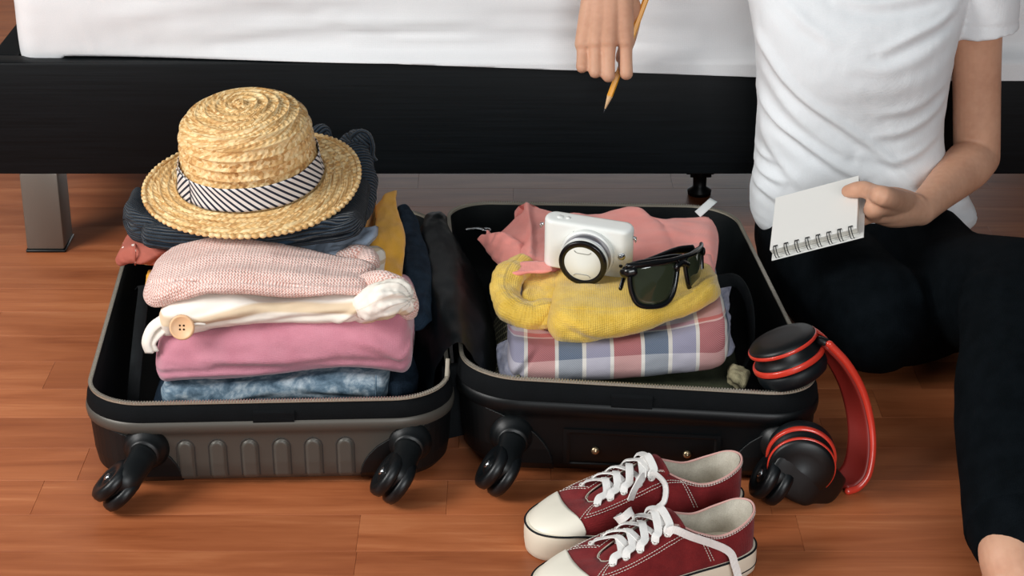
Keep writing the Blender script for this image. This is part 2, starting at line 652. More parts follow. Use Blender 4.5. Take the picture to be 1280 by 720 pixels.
def build_shell(s, body_mat, dark, tag_label):
    body = [(.0045, .80), (.0062, .785), (.0066, .74), (.0055, .68), (.0015, .655), (.0, .60), (-.002, .30), (-.005, .14), (-.013, .05), (-.028, .018), (-.05, .016)]
    g = G(); g.add(*s.band(body))
    inner = [(-.052, .016), (-.03, .05), (-.018, .10), (-.011, .3), (-.0065, .62), (-.005, .80), (.0045, .80)]
    sh = autosmooth(ob('shell', g, body_mat, case, label=tag_label), 50)
    b = s.ring(-.05, .016)
    ob('shell_bottom', (b, [tuple(range(s.k))]), body_mat, sh, smooth=False)
    # black cloth gusset between the shell lip and the zip
    g = G(); g.add(*s.band([(.0046, .80), (.0052, .82), (.0040, .90), (.001, .965), (-.0015, .985)]))
    ob('gusset', g, M_GUSSET, case)
    # lining (inside walls and floor)
    g = G(); g.add(*s.band([(-.0015, .985), (-.006, .90), (-.009, .62), (-.013, .3), (-.024, .12), (-.05, .10)]))
    b = s.ring(-.05, .10)
    g.add(b, [tuple(range(s.k))])
    ob('lining', g, M_LINING, case)
    # zip: a tape bead all around and single teeth (front edge and sides)
    rim = s.ring(-.0004, .985); rim[:, 2] += .0012
    zp = ob('zip', tube(rim, .0019, 8, closed=True), M_ZIPD, case)
    L = np.linalg.norm(np.diff(np.vstack([rim, rim[:1]]), axis=0), axis=1)
    cum = np.concatenate([[0], np.cumsum(L)])
    rc = np.vstack([rim, rim[:1]])
    nt = int(cum[-1] / .0031)
    te = G()
    for i in range(nt):
        d = cum[-1] * i / nt
        q = np.array([np.interp(d, cum, rc[:, c]) for c in range(3)])
        q2 = np.array([np.interp(d + .001, cum, rc[:, c]) for c in range(3)])
        t = q2 - q
        a = math.atan2(t[1], t[0])
        M = Matrix.Translation(q + np.array((0, 0, .0014))) @ Matrix.Rotation(a, 4, 'Z')
        te.add(*xf(rbox(.0016, .0046, .0016, 0), M))
    ob('teeth', te, M_ZIP, zp, smooth=False, kind='stuff')
    return sh


LS = Shell((-.4545, 1.8855), (-.0655, 1.902), (-.106, 2.447), (-.490, 2.428), (.105, .105), (.105, .105))
RS = Shell((-.0525, 1.921), (.3330, 1.894), (.287, 2.437), (-.0850, 2.437), (.122, .111), (.112, .118))
shL = build_shell(LS, M_SHELL, False, 'taupe ribbed shell')
shR = build_shell(RS, M_SHELLB, True, 'black shell')


def front_patch(s, u0, u1, h0, h1, off, mask=None, nu=60, nh=24):
    """patch of a shell's front face between perimeter fractions (front middle = 0, left negative, in metres) and heights (fractions)"""
    P = np.vstack([s.p, s.p, s.p]); N = np.vstack([s.nrm] * 3); RZ = np.concatenate([s.rz] * 3)
    L = np.linalg.norm(np.diff(P, axis=0), axis=1); cum = np.concatenate([[0], np.cumsum(L)])
    cum -= cum[s.k]
    us, hs = np.linspace(u0, u1, nu), np.linspace(h0, h1, nh)
    bo = [(1.0, 0), (.6, 0), (.3, -.002), (.14, -.005), (.05, -.013), (.018, -.028)]
    bh = np.array([b[0] for b in bo])[::-1]; bof = np.array([b[1] for b in bo])[::-1]
    V = np.zeros((nu, nh, 3))
    for i, u in enumerate(us):
        px, py = np.interp(u, cum, P[:, 0]), np.interp(u, cum, P[:, 1])
        nx, ny = np.interp(u, cum, N[:, 0]), np.interp(u, cum, N[:, 1])
        rz = np.interp(u, cum, RZ)
        for j, h in enumerate(hs):
            o = np.interp(h, bh, bof) + (off(u, h) if callable(off) else off)
            V[i, j] = (px + nx * o, py + ny * o, rz * h)
    V, F, uv = grid(V)
    if mask:
        keep = []
        for f in F:
            i = np.mean([k // nh for k in f]); j = np.mean([k % nh for k in f])
            if mask(np.interp(i, range(nu), us), np.interp(j, range(nh), hs)):
                keep.append(f)
        F = keep
    return V, F, uv


# six raised upright ribs on the taupe front
half = 0.1945
for k in range(6):
    uc = (-0.0905 + k * 0.0342)
    w = .0088
    def off(u, h, uc=uc):
        x = (u - uc) / w
        yt = (h - .50) / .06
        e = max(abs(x), 0)
        if h > .47:
            e = math.sqrt(x * x + max(0, (h - .47) / .095) ** 2)
        return 0.0035 * max(0, min(1, (1.0 - e) / .22)) - .0006
    ob('rib', front_patch(LS, uc - w * 1.15, uc + w * 1.15, .10, .575, off, None, 16, 30), M_SHELL, shL)
    def off2(u, h, uc=uc):
        x = (u - uc) / (w * 1.0)
        e = abs(x)
        if h > .47:
            e = math.sqrt(x * x + max(0, (h - .47) / .095) ** 2)
        return .0004 if .99 < e < 1.2 else -.002
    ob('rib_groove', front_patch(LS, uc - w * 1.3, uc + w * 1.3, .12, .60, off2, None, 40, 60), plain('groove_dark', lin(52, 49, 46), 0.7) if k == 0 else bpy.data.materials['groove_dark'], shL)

# black corner guards
M_GUARD = plain('corner_guard', lin(6, 9, 11), 0.48, 0.35)
def guard(s, side, mat, reach=.094):
    u0, u1 = (-.30, -.085) if side < 0 else (.085, .30)
    c = -.190 if side < 0 else .190
    def mk(u, h):
        x = (u - c) / reach * (-side)      # towards the middle of the front
        y = (h - .05) / .62
        if x < 0:
            return y < 1 and abs(x) < .62
        return (x ** 2.2 + y ** 2.2) < 1
    return front_patch(s, u0, u1, .03, .67, .0026, mk, 240, 110)
for s, sh, m in ((LS, shL, M_GUARD), (RS, shR, M_GUARD)):
    for side in (-1, 1):
        o = ob('corner_guard', guard(s, side, m), m, case)
        mod = o.modifiers.new('thick', 'SOLIDIFY'); mod.thickness = .004; mod.offset = -1

# casters: swivel plate, fork, twin wheels
def caster(s, u, ang, off=.030):
    o = np.array((math.sin(ang), 0, -math.cos(ang)))
    zc = .0263 * math.cos(ang) + .0148 * abs(math.sin(ang)) + .0003
    hz = (zc + off * math.cos(ang)) / .11
    f = front_patch(s, u - .001, u + .001, hz, hz + .01, .002, None, 2, 2)[0]
    base = np.array(f[0]); base[2] = zc + off * math.cos(ang)
    wc = base + np.array((0, -.040, 0)) + o * off
    a = np.cross((0, -1, 0), o)
    e = ob('caster_housing', lathe([(0, 0), (.024, 0), (.025, .003), (.022, .006), (.021, .010), (.018, .0115), (.017, .018), (.0150, .020), (0, .020)], 36), M_BLACKP, case, world=False)
    Mloc = aim(base + np.array((0, .004, 0)) - np.array(case.location), (0, -1, 0))
    e.matrix_local = Mloc
    inv = Mloc.inverted()
    def loc(geo):
        V = np.asarray(geo[0]) - np.array(case.location)
        return xf((V,) + tuple(geo[1:]), inv)
    # fork: a tapering curved arm from the swivel down over the wheels
    p0 = base + np.array((0, -.016, 0))
    path = cr([p0, p0 + np.array((0, -.010, 0)) + o * .003, wc * .55 + p0 * .45 + np.array((0, -.022, 0)) - o * .001, wc + np.array((0, -.010, 0)) + o * .004], 18)
    g = G(); g.add(*tube(path, np.linspace(.013, .006, 18), 14, up=a, round_ends=4, rn=np.linspace(.016, .0125, 18)))
    ob('fork', tuple(loc((np.array(g.V), g.F, g.U))), M_BLACKP, e, world=False)
    for sd in (-1, 1):
        c = wc + a * sd * .0080
        prof = [(0, .0060), (.0085, .0060), (.0095, .0048), (.013, .0048), (.0145, .0062), (.0225, .0066), (.0255, .0045), (.0263, 0), (.0255, -.0045), (.0225, -.0066), (0, -.0066)]
        w = ob('wheel', tuple(loc(xf(lathe(prof, 40), aim(c, a * sd)))), M_TYRE, e, world=False)
        ob('axle_cap', tuple(loc(xf(lathe([(0, .0085), (.003, .0085), (.0048, .0076), (.0052, .0058), (0, .0055)], 20), aim(c, a * sd)))), M_CHROME if sd < 0 else M_BLACKP, e, world=False)
    return e


caster(LS, -.131, -math.radians(48), .034)
caster(LS, .150, -math.radians(36), .026)
caster(RS, -.139, -math.radians(36), .026)
caster(RS, .150, -math.radians(30), .026)

# two rivets and a handle recess on the black half, a moulded catch on the gusset of each
for u in (-.0490, .0505):
    q = np.array(front_patch(RS, u - .001, u + .001, .30, .31, .001, None, 2, 2)[0][0])
    ob('rivet', xf(lathe([(0, .0028), (.002, .0027), (.004, .0016), (.0047, 0), (0, -.001)], 20), aim(q, (0, -1, 0.05))), M_BRASS, case)
ob('handle_recess', front_patch(RS, -.085, .085, .12, .52, lambda u, h: .0016 - .004 * (abs(u) < .078 and .16 < h < .47), None, 60, 30), M_SHELLB, shR)
for s, du in ((LS, 0.006), (RS, -.012)):
    ob('catch', front_patch(s, du - .022, du + .022, .75, .92, lambda u, h: .0062 - .002 * (abs(h - .84) > .07), None, 14, 10), M_GUSSET, case)

# black satin lining bulging over the hinge between the halves
M_SATIN = fabric('black_satin', lin(5, 10, 13), lin(10, 17, 20), 1600, 0.15, 0.0, 30, 0.42)
def hinge():
    ny, nx = 70, 30
    P = np.zeros((ny, nx, 3))
    for i, t in enumerate(np.linspace(0, 1, ny)):
        y = 1.972 + .42 * t
        xc = -.058 - .040 * t
        w = (.030 + .022 * math.sin(math.pi * min(1, t * 1.15)) ** .6)
        hgt = .118 + .036 * math.sin(math.pi * min(1, .12 + t * .86)) ** .8
        for j, q in enumerate(np.linspace(-1, 1, nx)):
            P[i, j] = (xc + w * q * (1 + .12 * (abs(q) > .6)) - .010 * (1 - q * q) * math.sin(t * 3), y, hgt - (hgt - .058) * abs(q) ** 2.6)
    V, F, uv = grid(P)
    V = V + vnormals(V, F) * (.0045 * nz(V, (30, 9, 14), 3.0) + .0016 * nz(V, (90, 30, 40), 4.0))[:, None]
    return V, F, uv
hg = ob('hinge_lining', hinge(), M_SATIN, case)
# hinge seam: piping from the two front corners meeting, with the slider tag hanging down
cA, cB = LS.pt((.985, .115)), RS.pt((.02, .085))
ob('zip_slider', strip(cr([(cA[0] + .006, cA[1] - .006, .124), (cA[0] + .005, cA[1] - .012, .108), (cA[0] + .003, cA[1] - .014, .088)], 8), .0045, .0016, up=(0, -1, 0)), M_ZIPD, case)
ob('hinge_panel', grid(np.array([[[LS.pt((.93, v))[0] + .020, LS.pt((.93, v))[1] + .010, z * 1.0], [RS.pt((.04, v))[0], RS.pt((.04, v))[1] + .012, z]] for v in (.10, .10001) for z in (.02, .112)]).reshape(4, 2, 3)), M_GUSSET, case)
# silver zip pull inside the back left corner of the black half
pp = [(-.0610, 2.372, .106), (-.045, 2.369, .109), (-.036, 2.367, .108)]
ob('zip_pull', strip(cr(pp, 8), .0065, .002), M_CHROME, case)
ob('zip_ring', tube([(-.033 + .006 * math.cos(a), 2.367 + .004 * math.sin(a), .108) for a in np.linspace(0, 6.28, 16, endpoint=False)], .0012, 6, closed=True), M_CHROME, case)
# packing straps: elastic beside the left stack, loose loop beside the plaid shirt
M_STRAP = fabric('black_webbing', lin(14, 17, 19), lin(26, 30, 32), 2400, 0.5, 0, 60, 0.7)
ob('strap', strip(cr([(-.452, 2.22, .09), (-.435, 2.16, .118), (-.425, 2.07, .112), (-.424, 2.0, .062), (-.424, 1.985, .03)], 24), .014, .0018), M_STRAP, case)
ob('strap', strip(cr([(.238, 2.14, .135), (.262, 2.125, .142), (.273, 2.085, .126), (.268, 2.03, .096), (.246, 1.995, .075)], 30), .016, .002, up=(1, 0, .2)), M_STRAP, case)
# mesh pocket wall inside the black half
def mesh_mat():
    m = NT('mesh_pocket', 0.8, 0.2)
    v = m.coord('UV')
    a = m.wave(v, 55, 0, 1, 'DIAGONAL'); 
    v2 = m.coord('UV', (-1, 1, 1))
    b = m.wave(v2, 55, 0, 1, 'DIAGONAL')
    f = m.math('MAXIMUM', a, b)
    m.col(m.ramp(f, [(.78, lin(24, 28, 26)), (.95, lin(128, 124, 100))]))
    m.bump(f, .5, .001)
    return m.m
P = np.zeros((16, 20, 3))
for i, s_ in enumerate(np.linspace(0, 1, 16)):
    for j, t in enumerate(np.linspace(0, 1, 20)):
        y = 1.965 + .20 * t
        P[i, j] = (-.040 + .048 * s_ + .022 * t * (1 - s_) - .010 * t, y, .045 + .055 * s_ ** .8 + .02 * t * s_ + .004 * math.sin(t * 7 + s_ * 3))
o = ob('mesh_pocket', grid(P), mesh_mat(), case)
mod = o.modifiers.new('thick', 'SOLIDIFY'); mod.thickness = .0015
# ------------------------------------------------------------------ folded clothes
TH = math.radians(24)
def at(px, py, Y):
    """the point at depth Y (metres from the camera's foot) that a measurement in the photograph refers to"""
    d = np.array((0, math.cos(TH), -math.sin(TH))) + np.array((1, 0, 0)) * (px - 640) / 2500 + np.array((0, math.sin(TH), math.cos(TH))) * (360 - py) / 2500
    return np.array((0, 0, 1.08)) + d * Y / d[1]
def atz(px, py, z):
    d = np.array((0, math.cos(TH), -math.sin(TH))) + np.array((1, 0, 0)) * (px - 640) / 2500 + np.array((0, math.sin(TH), math.cos(TH))) * (360 - py) / 2500
    return np.array((0, 0, 1.08)) + d * (z - 1.08) / d[2]


def fold(st, nu=120, nv=72, cap=.02, rise=0.0, capn=2.0, wr=(.0025, (9, 22, 30), 1.0), wr2=(.0008, (40, 60, 80), 2.0), grooves=(), creases=(), frontbulge=0.0, capz=1.0):
    """folded garment: st = rows (x, y_front, y_back, z_bottom, z_top) along its width; rounded fold in front, soft ends.
    grooves: (fraction of height, depth, width) pressed into the front; creases: (u0, v0, u1, v1, width, height) soft folds in (along, around) space"""
    S = cr(st, nu)
    L = np.concatenate([[0], np.cumsum(np.linalg.norm(np.diff(S[:, :2], axis=0), axis=1))])
    tot = L[-1]
    # denser sampling towards the ends
    q = np.linspace(0, 1, nu)
    q = q - 0.09 * np.sin(2 * math.pi * q)
    S = np.column_stack([np.interp(q * tot, L, S[:, c]) for c in range(5)])
    d = q * tot
    a = np.linspace(0, 2 * math.pi, nv, endpoint=False)
    P = np.zeros((nu, nv, 3)); UV = np.zeros((nu, nv, 2)); W = np.zeros((nu, nv))
    for i in range(nu):
        x, yf, yb, zb, zt = S[i]
        e = min(d[i], tot - d[i])
        k = 1.0 if e >= cap else max(0.0, 1 - (1 - e / cap) ** capn) ** (1 / capn)
        h = (zt - zb) / 2 * (k * capz + (1 - capz)); zc = (zb + zt) / 2
        w = (yb - yf) / 2 * (.80 + .20 * k) if k > 0.001 else (yb - yf) / 2 * .8
        yc = (yf + yb) / 2
        r = h
        # stadium section, more points on the front roll
        prof = []
        nf = nv // 2; nt = nv // 4; nb = nv - nf - 2 * nt + 0
        for t in np.linspace(-math.pi / 2, math.pi / 2, nf):
            prof.append((yc - (w - r) - r * 0.92 * math.cos(t) * (1 + frontbulge * math.sin(2 * t)), zc + h * math.sin(t), (math.sin(t) + 1) / 2))
        for t in np.linspace(0, 1, nt + 2)[1:-1]:
            prof.append((yc - (w - r) + 2 * (w - r) * t, zc + h, 2 + t))
        for t in np.linspace(math.pi / 2, -math.pi / 2, nb):
            prof.append((yc + (w - r) + r * math.cos(t), zc + h * math.sin(t), 4))
        for t in np.linspace(1, 0, nt + 2)[1:-1]:
            prof.append((yc - (w - r) + 2 * (w - r) * t, zc - h, 5))
        arc = 0; last = None
        for j, (y, z, tagv) in enumerate(prof):
            if last is not None:
                arc += math.hypot(y - last[0], z - last[1])
            last = (y, z)
            for (gf, gd, gw) in grooves:
                if tagv <= 1:
                    y += gd * k * math.exp(-((tagv - gf) / gw) ** 2)
            if 1 <= tagv < 4 and rise:
                tt = np.clip((y - yf) / (yb - yf), 0, 1)
                z += rise * k * (1 - .8 * d[i] / tot) * 1.5 * math.sin(tt * math.pi) * math.sin(math.pi * min(max(d[i] / tot, 0), 1)) ** .6
            P[i, j] = (x, y, z); UV[i, j] = (d[i], arc)
            W[i, j] = k if tagv < 5 else .2 * k
    V, F, _ = grid(P, False, True, cap=True)
    N = vnormals(V, F)
    cen = np.repeat(P.mean(1), nv, 0)
    if np.sum((V - cen) * N) < 0:
        N = -N
    disp = wr[0] * nz(V, wr[1], wr[2]) + wr2[0] * nz(V, wr2[1], wr2[2])
    for (u0, v0, u1, v1, w, hgt) in creases:
        A = np.array((u0, v0)); B = np.array((u1, v1)); D = B - A
        q = UV.reshape(-1, 2) - A
        t = np.clip((q @ D) / (D @ D), 0, 1)
        dist = np.linalg.norm(q - t[:, None] * D, axis=1)
        sd = (q[:, 0] * D[1] - q[:, 1] * D[0]) / np.linalg.norm(D)
        env = np.sin(math.pi * np.clip(t * .9 + .05, 0, 1)) ** .6
        disp += hgt * env * (np.exp(-(dist / w) ** 2) - .6 * np.exp(-((sd - 1.6 * w) / w) ** 2) * np.exp(-((dist - 1.6 * w) / w) ** 2))
    V = V + N * (disp * W.reshape(-1))[:, None]
    return V, F, UV.reshape(-1, 2)


def PX(rows):
    """(px, y_top, y_bottom, Y_front, Y_back) in photograph measure -> fold() rows"""
    out = []
    for px, yt, yb_, Yf, Yb in rows:
        lo = at(px, yb_, Yf + .010); hi = at(px, yt, Yf + .016)
        out.append((lo[0], Yf, Yb, lo[2], hi[2]))
    return out


def coons(c0, c1, d0, d1, nu=40, nv=40):
    """surface between four edge polylines: c0 (v=0), c1 (v=1) run along u; d0 (u=0), d1 (u=1) run along v"""
    C0, C1 = cr(c0, nu), cr(c1, nu); D0, D1 = cr(d0, nv), cr(d1, nv)
    u = np.linspace(0, 1, nu)[:, None, None]; v = np.linspace(0, 1, nv)[None, :, None]
    return (1 - v) * C0[:, None] + v * C1[:, None] + (1 - u) * D0[None] + u * D1[None] - ((1 - u) * (1 - v) * C0[0] + u * (1 - v) * C0[-1] + (1 - u) * v * C1[0] + u * v * C1[-1])


def slab(P, th, amp=.002, scale=(25, 25, 25), seed=1.0, edge=5, amp2=.0006):
    """closed soft cloth body: the surface P is the top; th = thickness (or array); edges rounded"""
    nu, nv = P.shape[:2]
    V, F, uv = grid(P)
    N = vnormals(V, F)
    if N[:, 2].mean() < 0:
        N = -N
    th = np.broadcast_to(th, (nu, nv)).copy()
    iu = np.minimum(np.arange(nu), np.arange(nu)[::-1])[:, None]; iv = np.minimum(np.arange(nv), np.arange(nv)[::-1])[None]
    e = np.minimum(iu, iv) / edge
    k = np.sqrt(np.clip(1 - (1 - np.clip(e, 0, 1)) ** 2, 0, 1)).reshape(-1)
    t = th.reshape(-1) / 2
    dn = amp * nz(V, scale, seed) + amp2 * nz(V, np.array(scale) * 4, seed + 3)
    mid = V - N * t[:, None] + N * dn[:, None]
    top = mid + N * (t * k)[:, None]; bot = mid - N * (t * k)[:, None]
    o = len(V)
    FF = list(F) + [tuple(i + o for i in f[::-1]) for f in F]
    # the rims coincide (k = 0), weld by stitching
    rim = [i * nv for i in range(nu)] + [(nu - 1) * nv + j for j in range(1, nv)] + [i * nv + nv - 1 for i in range(nu - 2, -1, -1)] + [j for j in range(nv - 2, 0, -1)]
    for a, b in zip(rim, rim[1:] + rim[:1]):
        FF.append((a, a + o, b + o, b))
    return np.vstack([top, bot]), FF, np.vstack([uv, uv])


# --- cloth materials
def denim_wash():
    m = NT('washed_denim', 0.9, 0.15)
    v = m.coord('UV')
    n = m.noise(v, 38, 5, 0.65, 0.6)
    n2 = m.noise(v, 160, 3)
    f = m.math('ADD', m.math('MULTIPLY', n, .75), m.math('MULTIPLY', n2, .25))
    m.col(m.ramp(f, [(.36, lin(60, 80, 96)), (.48, lin(106, 128, 144)), (.62, lin(176, 188, 196))]))
    tw = m.wave(v, 320, .4, 2, 'DIAGONAL')
    m.bump(tw, .35, .0006)
    return m.m


def knit_peach():
    m = NT('peach_knit', 0.95, 0.1)
    v = m.coord('UV')
    sep = m.n('ShaderNodeSeparateXYZ'); m.link(v, sep.inputs[0])
    # rows of slanting stitches, slant alternating from row to row
    row = m.math('MULTIPLY', sep.outputs[1], 1 / .0038)
    fr = m.math('FRACT', row)
    tri = m.math('ABSOLUTE', m.math('SUBTRACT', fr, .5))
    ph = m.math('ADD', m.math('MULTIPLY', sep.outputs[0], 6.283 / .0034), m.math('MULTIPLY', tri, 7.0))
    st = m.math('ADD', m.math('MULTIPLY', m.math('SINE', ph), .5), .5)
    nn = m.noise(v, 240, 3)
    big = m.noise(v, 18, 3)
    f = m.math('ADD', m.math('ADD', m.math('MULTIPLY', st, .42), m.math('MULTIPLY', nn, .36)), m.math('MULTIPLY', big, .30))
    m.col(m.ramp(f, [(.30, lin(206, 150, 137)), (.48, lin(228, 188, 177)), (.66, lin(242, 221, 213))]))
    h = m.math('ADD', m.math('MULTIPLY', st, .6), m.math('MULTIPLY', m.math('SUBTRACT', .5, tri), 1.0))
    b = m.bump(h, .7, .0014)
    m.bump(nn, .5, .002, b)
    m.b.inputs['Sheen Weight'].default_value = .25
    return m.m


def rib_navy():
    m = NT('navy_rib', 0.9, 0.15)
    v = m.coord('UV')
    w = m.wave(v, 1 / .0062 / 6.2832 * 6.2832 / 6.2832 * 3.1416, .5, 6, 'Y')
    n = m.noise(v, 700, 3)
    f = m.math('ADD', m.math('MULTIPLY', w, .65), m.math('MULTIPLY', n, .35))
    m.col(m.ramp(f, [(.25, lin(10, 17, 25)), (.75, lin(40, 56, 71))]))
    b = m.bump(w, 1.0, .0028)
    m.bump(n, .4, .0008, b)
    m.b.inputs['Sheen Weight'].default_value = .15
    return m.m


def cream_stripe():
    m = NT('cream_stripe', 0.9, 0.15)
    v = m.coord('UV')
    sep = m.n('ShaderNodeSeparateXYZ'); m.link(v, sep.inputs[0])
    s = m.math('FRACT', m.math('MULTIPLY', m.math('ADD', m.math('ADD', sep.outputs[1], -.0095), m.math('MULTIPLY', sep.outputs[0], .008)), 1 / .046))
    c = m.ramp(s, [(.0, lin(240, 233, 222)), (.30, lin(238, 231, 219)), (.36, lin(216, 196, 166)), (.56, lin(218, 198, 170)), (.64, lin(241, 236, 227)), (1.0, lin(240, 233, 222))])
    m.col(c)
    n = m.noise(v, 900, 2)
    m.bump(n, .2, .0006)
    return m.m


def plaid_mat():
    m = NT('plaid', 0.9, 0.15)
    v = m.coord('UV')
    sep = m.n('ShaderNodeSeparateXYZ'); m.link(v, sep.inputs[0])
    P_ = .0945
    u = m.math('FRACT', m.math('MULTIPLY', m.math('ADD', sep.outputs[0], .0675), 1 / P_))
    red, wh, bl, lav = lin(176, 84, 80), lin(226, 220, 210), lin(72, 98, 122), lin(150, 148, 172)
    stops = [(0, red), (.285, wh), (.325, bl), (.60, wh), (.645, lav), (.925, wh), (.965, red)]
    cu = m.ramp(u, stops, 'CONSTANT')
    w = m.math('FRACT', m.math('MULTIPLY', m.math('ADD', sep.outputs[1], .0000), 1 / .0945))
    # weft: alternately light and dark bands and a thin white line
    cv = m.ramp(w, [(0, lin(205, 198, 196)), (.47, lin(74, 70, 90)), (.86, lin(232, 228, 222)), (.90, lin(196, 96, 92))], 'CONSTANT')
    c = m.mix(.36, cu, cv)
    tw = m.wave(v, 260, .3, 2, 'DIAGONAL')
    c = m.mix(m.math('MULTIPLY', tw, .14), c, lin(238, 232, 226))
    m.col(c)
    m.bump(tw, .3, .0005)
    return m.m


def dots():
    m = NT('coral_dots', 0.85, 0.2)
    v = m.coord('UV')
    x = m.n('ShaderNodeTexVoronoi', feature='F1'); x.inputs['Scale'].default_value = 62; x.inputs['Randomness'].default_value = .35
    m.link(v, x.inputs['Vector'])
    f = m.math('LESS_THAN', x.outputs['Distance'], .2)
    m.col(m.mix(f, lin(170, 96, 82), lin(232, 214, 204)))
    m.bump(m.noise(v, 900, 2), .2, .0005)
    return m.m


M_DENIM = denim_wash()
M_DKDENIM = fabric('dark_denim', lin(16, 28, 40), lin(38, 54, 70), 1300, .4, 0, 60)
M_PINK = fabric('dusty_pink', lin(190, 122, 138), lin(206, 141, 156), 1500, .3, .35, 30)
M_CREAM = cream_stripe()
M_PEACH = knit_peach()
M_NAVY = rib_navy()
M_CORAL = dots()
M_MUST = fabric('mustard', lin(226, 160, 38), lin(242, 182, 64), 1300, .25, .15, 30)
M_LBLUE = fabric('light_blue', lin(150, 166, 188), lin(176, 190, 208), 1300, .25, .1, 30)
M_YEL = fabric('yellow_knit', lin(212, 172, 62), lin(232, 196, 92), 800, .55, .35, 60)
M_SALM = fabric('salmon', lin(228, 140, 130), lin(240, 158, 148), 1500, .25, .2, 20)
M_PLAID = plaid_mat()
M_OLIVE = fabric('olive_cloth', lin(44, 50, 38), lin(70, 74, 56), 1200, .3, 0, 40)
M_BEIGE = fabric('pale_olive', lin(128, 122, 96), lin(160, 152, 122), 1200, .3, 0, 40)
M_THREAD = plain('thread_white', lin(226, 220, 210), 0.8, 0.1)


def garment(name, label, cat, geo, mat, part='body'):
    """a garment with further parts under it: the first part is its body"""
    b = np.asarray(geo[0])
    t = thing(name, label, cat, (float(b[:, 0].mean()), float(b[:, 1].mean()), float(b[:, 2].min())))
    ob(part, geo, mat, t)
    return t


# ---- left stack
# dark jeans at the very bottom
dk = fold([(-.405, 1.965, 2.30, .014, .066), (-.30, 1.955, 2.32, .014, .068), (-.16, 1.955, 2.32, .014, .070), (-.108, 1.958, 2.31, .016, .070)], wr=(.003, (12, 20, 20), 3))
t = garment('jeans', 'dark navy jeans folded at the very bottom of the left stack', 'jeans', dk, M_DKDENIM)
ob('leg_fold', fold(PX([(480, 474, 497, 1.962, 2.2), (500, 474, 497, 1.958, 2.2), (522, 478, 496, 1.972, 2.2)]), cap=.012, nu=40), M_DKDENIM, t)
# washed denim
lo = PX([(201, 481, 504, 1.955, 2.24), (230, 478, 504, 1.950, 2.25), (290, 475, 504, 1.950, 2.25), (345, 474, 503, 1.950, 2.25), (400, 466, 502, 1.948, 2.25), (440, 465, 500, 1.948, 2.25), (470, 467, 498, 1.950, 2.24), (487, 471, 496, 1.953, 2.22)])
t = garment('jeans', 'washed light blue denim jeans folded under the dusty pink garment', 'jeans', fold(lo, cap=.010, wr=(.0022, (20, 30, 50), 5), creases=((.03, .012, .12, .022, .004, .002), (.15, .03, .22, .02, .004, .002))), M_DENIM)
hem = np.array([at(470, y, 1.9475 + .004 * abs((y - 482) / 14) ** 2) for y in np.linspace(469, 497, 10)])
ob('hem_seam', strip(hem, .0016, .0012, up=(0, -1, 0)), M_DENIM, t)
# dusty pink
pk = PX([(196, 424, 482, 1.955, 2.115), (215, 419, 481, 1.945, 2.115), (260, 418, 479, 1.940, 2.115), (311, 408, 478, 1.940, 2.115), (365, 403, 474, 1.940, 2.115), (416, 402, 467, 1.940, 2.115), (466, 400, 469, 1.940, 2.115), (500, 395, 476, 1.944, 2.115), (516, 402, 474, 1.952, 2.115)])
t = garment('trousers', 'thick dusty pink garment folded above the washed denim', 'clothing',
            fold(pk, cap=.016, capn=2.4, wr=(.003, (8, 14, 26), 7), creases=((.06, .05, .20, .036, .006, .0028), (.22, .062, .32, .045, .006, .0025), (.02, .03, .12, .03, .006, .002), (.27, .05, .33, .075, .004, .002)), grooves=((.30, .0035, .07),), frontbulge=-.10), M_PINK)
# cream striped shirt
cm = PX([(199, 385, 420, 1.957, 2.115), (212, 380, 421, 1.948, 2.115), (244, 368, 420, 1.945, 2.115), (291, 368, 411, 1.945, 2.115), (332, 375, 405, 1.948, 2.115), (379, 372, 404, 1.948, 2.115), (426, 368, 404, 1.946, 2.115), (450, 366, 402, 1.946, 2.115), (474, 364, 399, 1.948, 2.115)])
t = garment('shirt', 'cream striped shirt with a big button, folded above the dusty pink garment', 'shirt',
            fold(cm, cap=.012, wr=(.003, (14, 20, 40), 9), creases=((.04, .035, .13, .028, .005, .003), (.13, .02, .22, .03, .004, .0025), (.20, .012, .235, .036, .004, .004), (.222, .01, .25, .03, .0035, .004))), M_CREAM)
# gathered cuff at its right end
cp = cr([at(456, 384, 1.962), at(468, 380, 1.948), at(480, 374, 1.944), at(492, 371, 1.948), at(503, 376, 1.956)], 70)
tt = np.linspace(0, 1, 70)
rad = .0165 + .0045 * np.sin(tt * math.pi) - .004 * tt
V, F, uv = tube(cp, rad, 64, up=(0, 0, 1), round_ends=5)
V = np.asarray(V); N = vnormals(V, F); cen = V.mean(0)
if np.sum((V - cen) * N) < 0: N = -N
ang = np.arctan2(V[:, 2] - cp[35][2], V[:, 1] - cp[35][1])
V = V + N * (.0030 * np.sin(ang * 9 + 60 * (V[:, 0])) * np.clip((V[:, 0] - cp[20][0]) / .02, 0, 1) + .003 * nz(V, 55, 4))[:, None]
ob('gathered_cuff', (V, F, uv), M_CREAM, t)
# tab loop hanging at its left end
for k, (dx, yy) in enumerate(((0, 0), (9, 5))):
    ob('tab', strip(cr([at(206 + dx, 398 + yy, 1.962), at(190 + dx, 410 + yy, 1.958), at(183 + dx * .7, 428, 1.956), at(187 + dx * .7, 441 - yy * .4, 1.956)], 18), .012, .003, up=(-.7, -.6, 0)), M_CREAM, t)
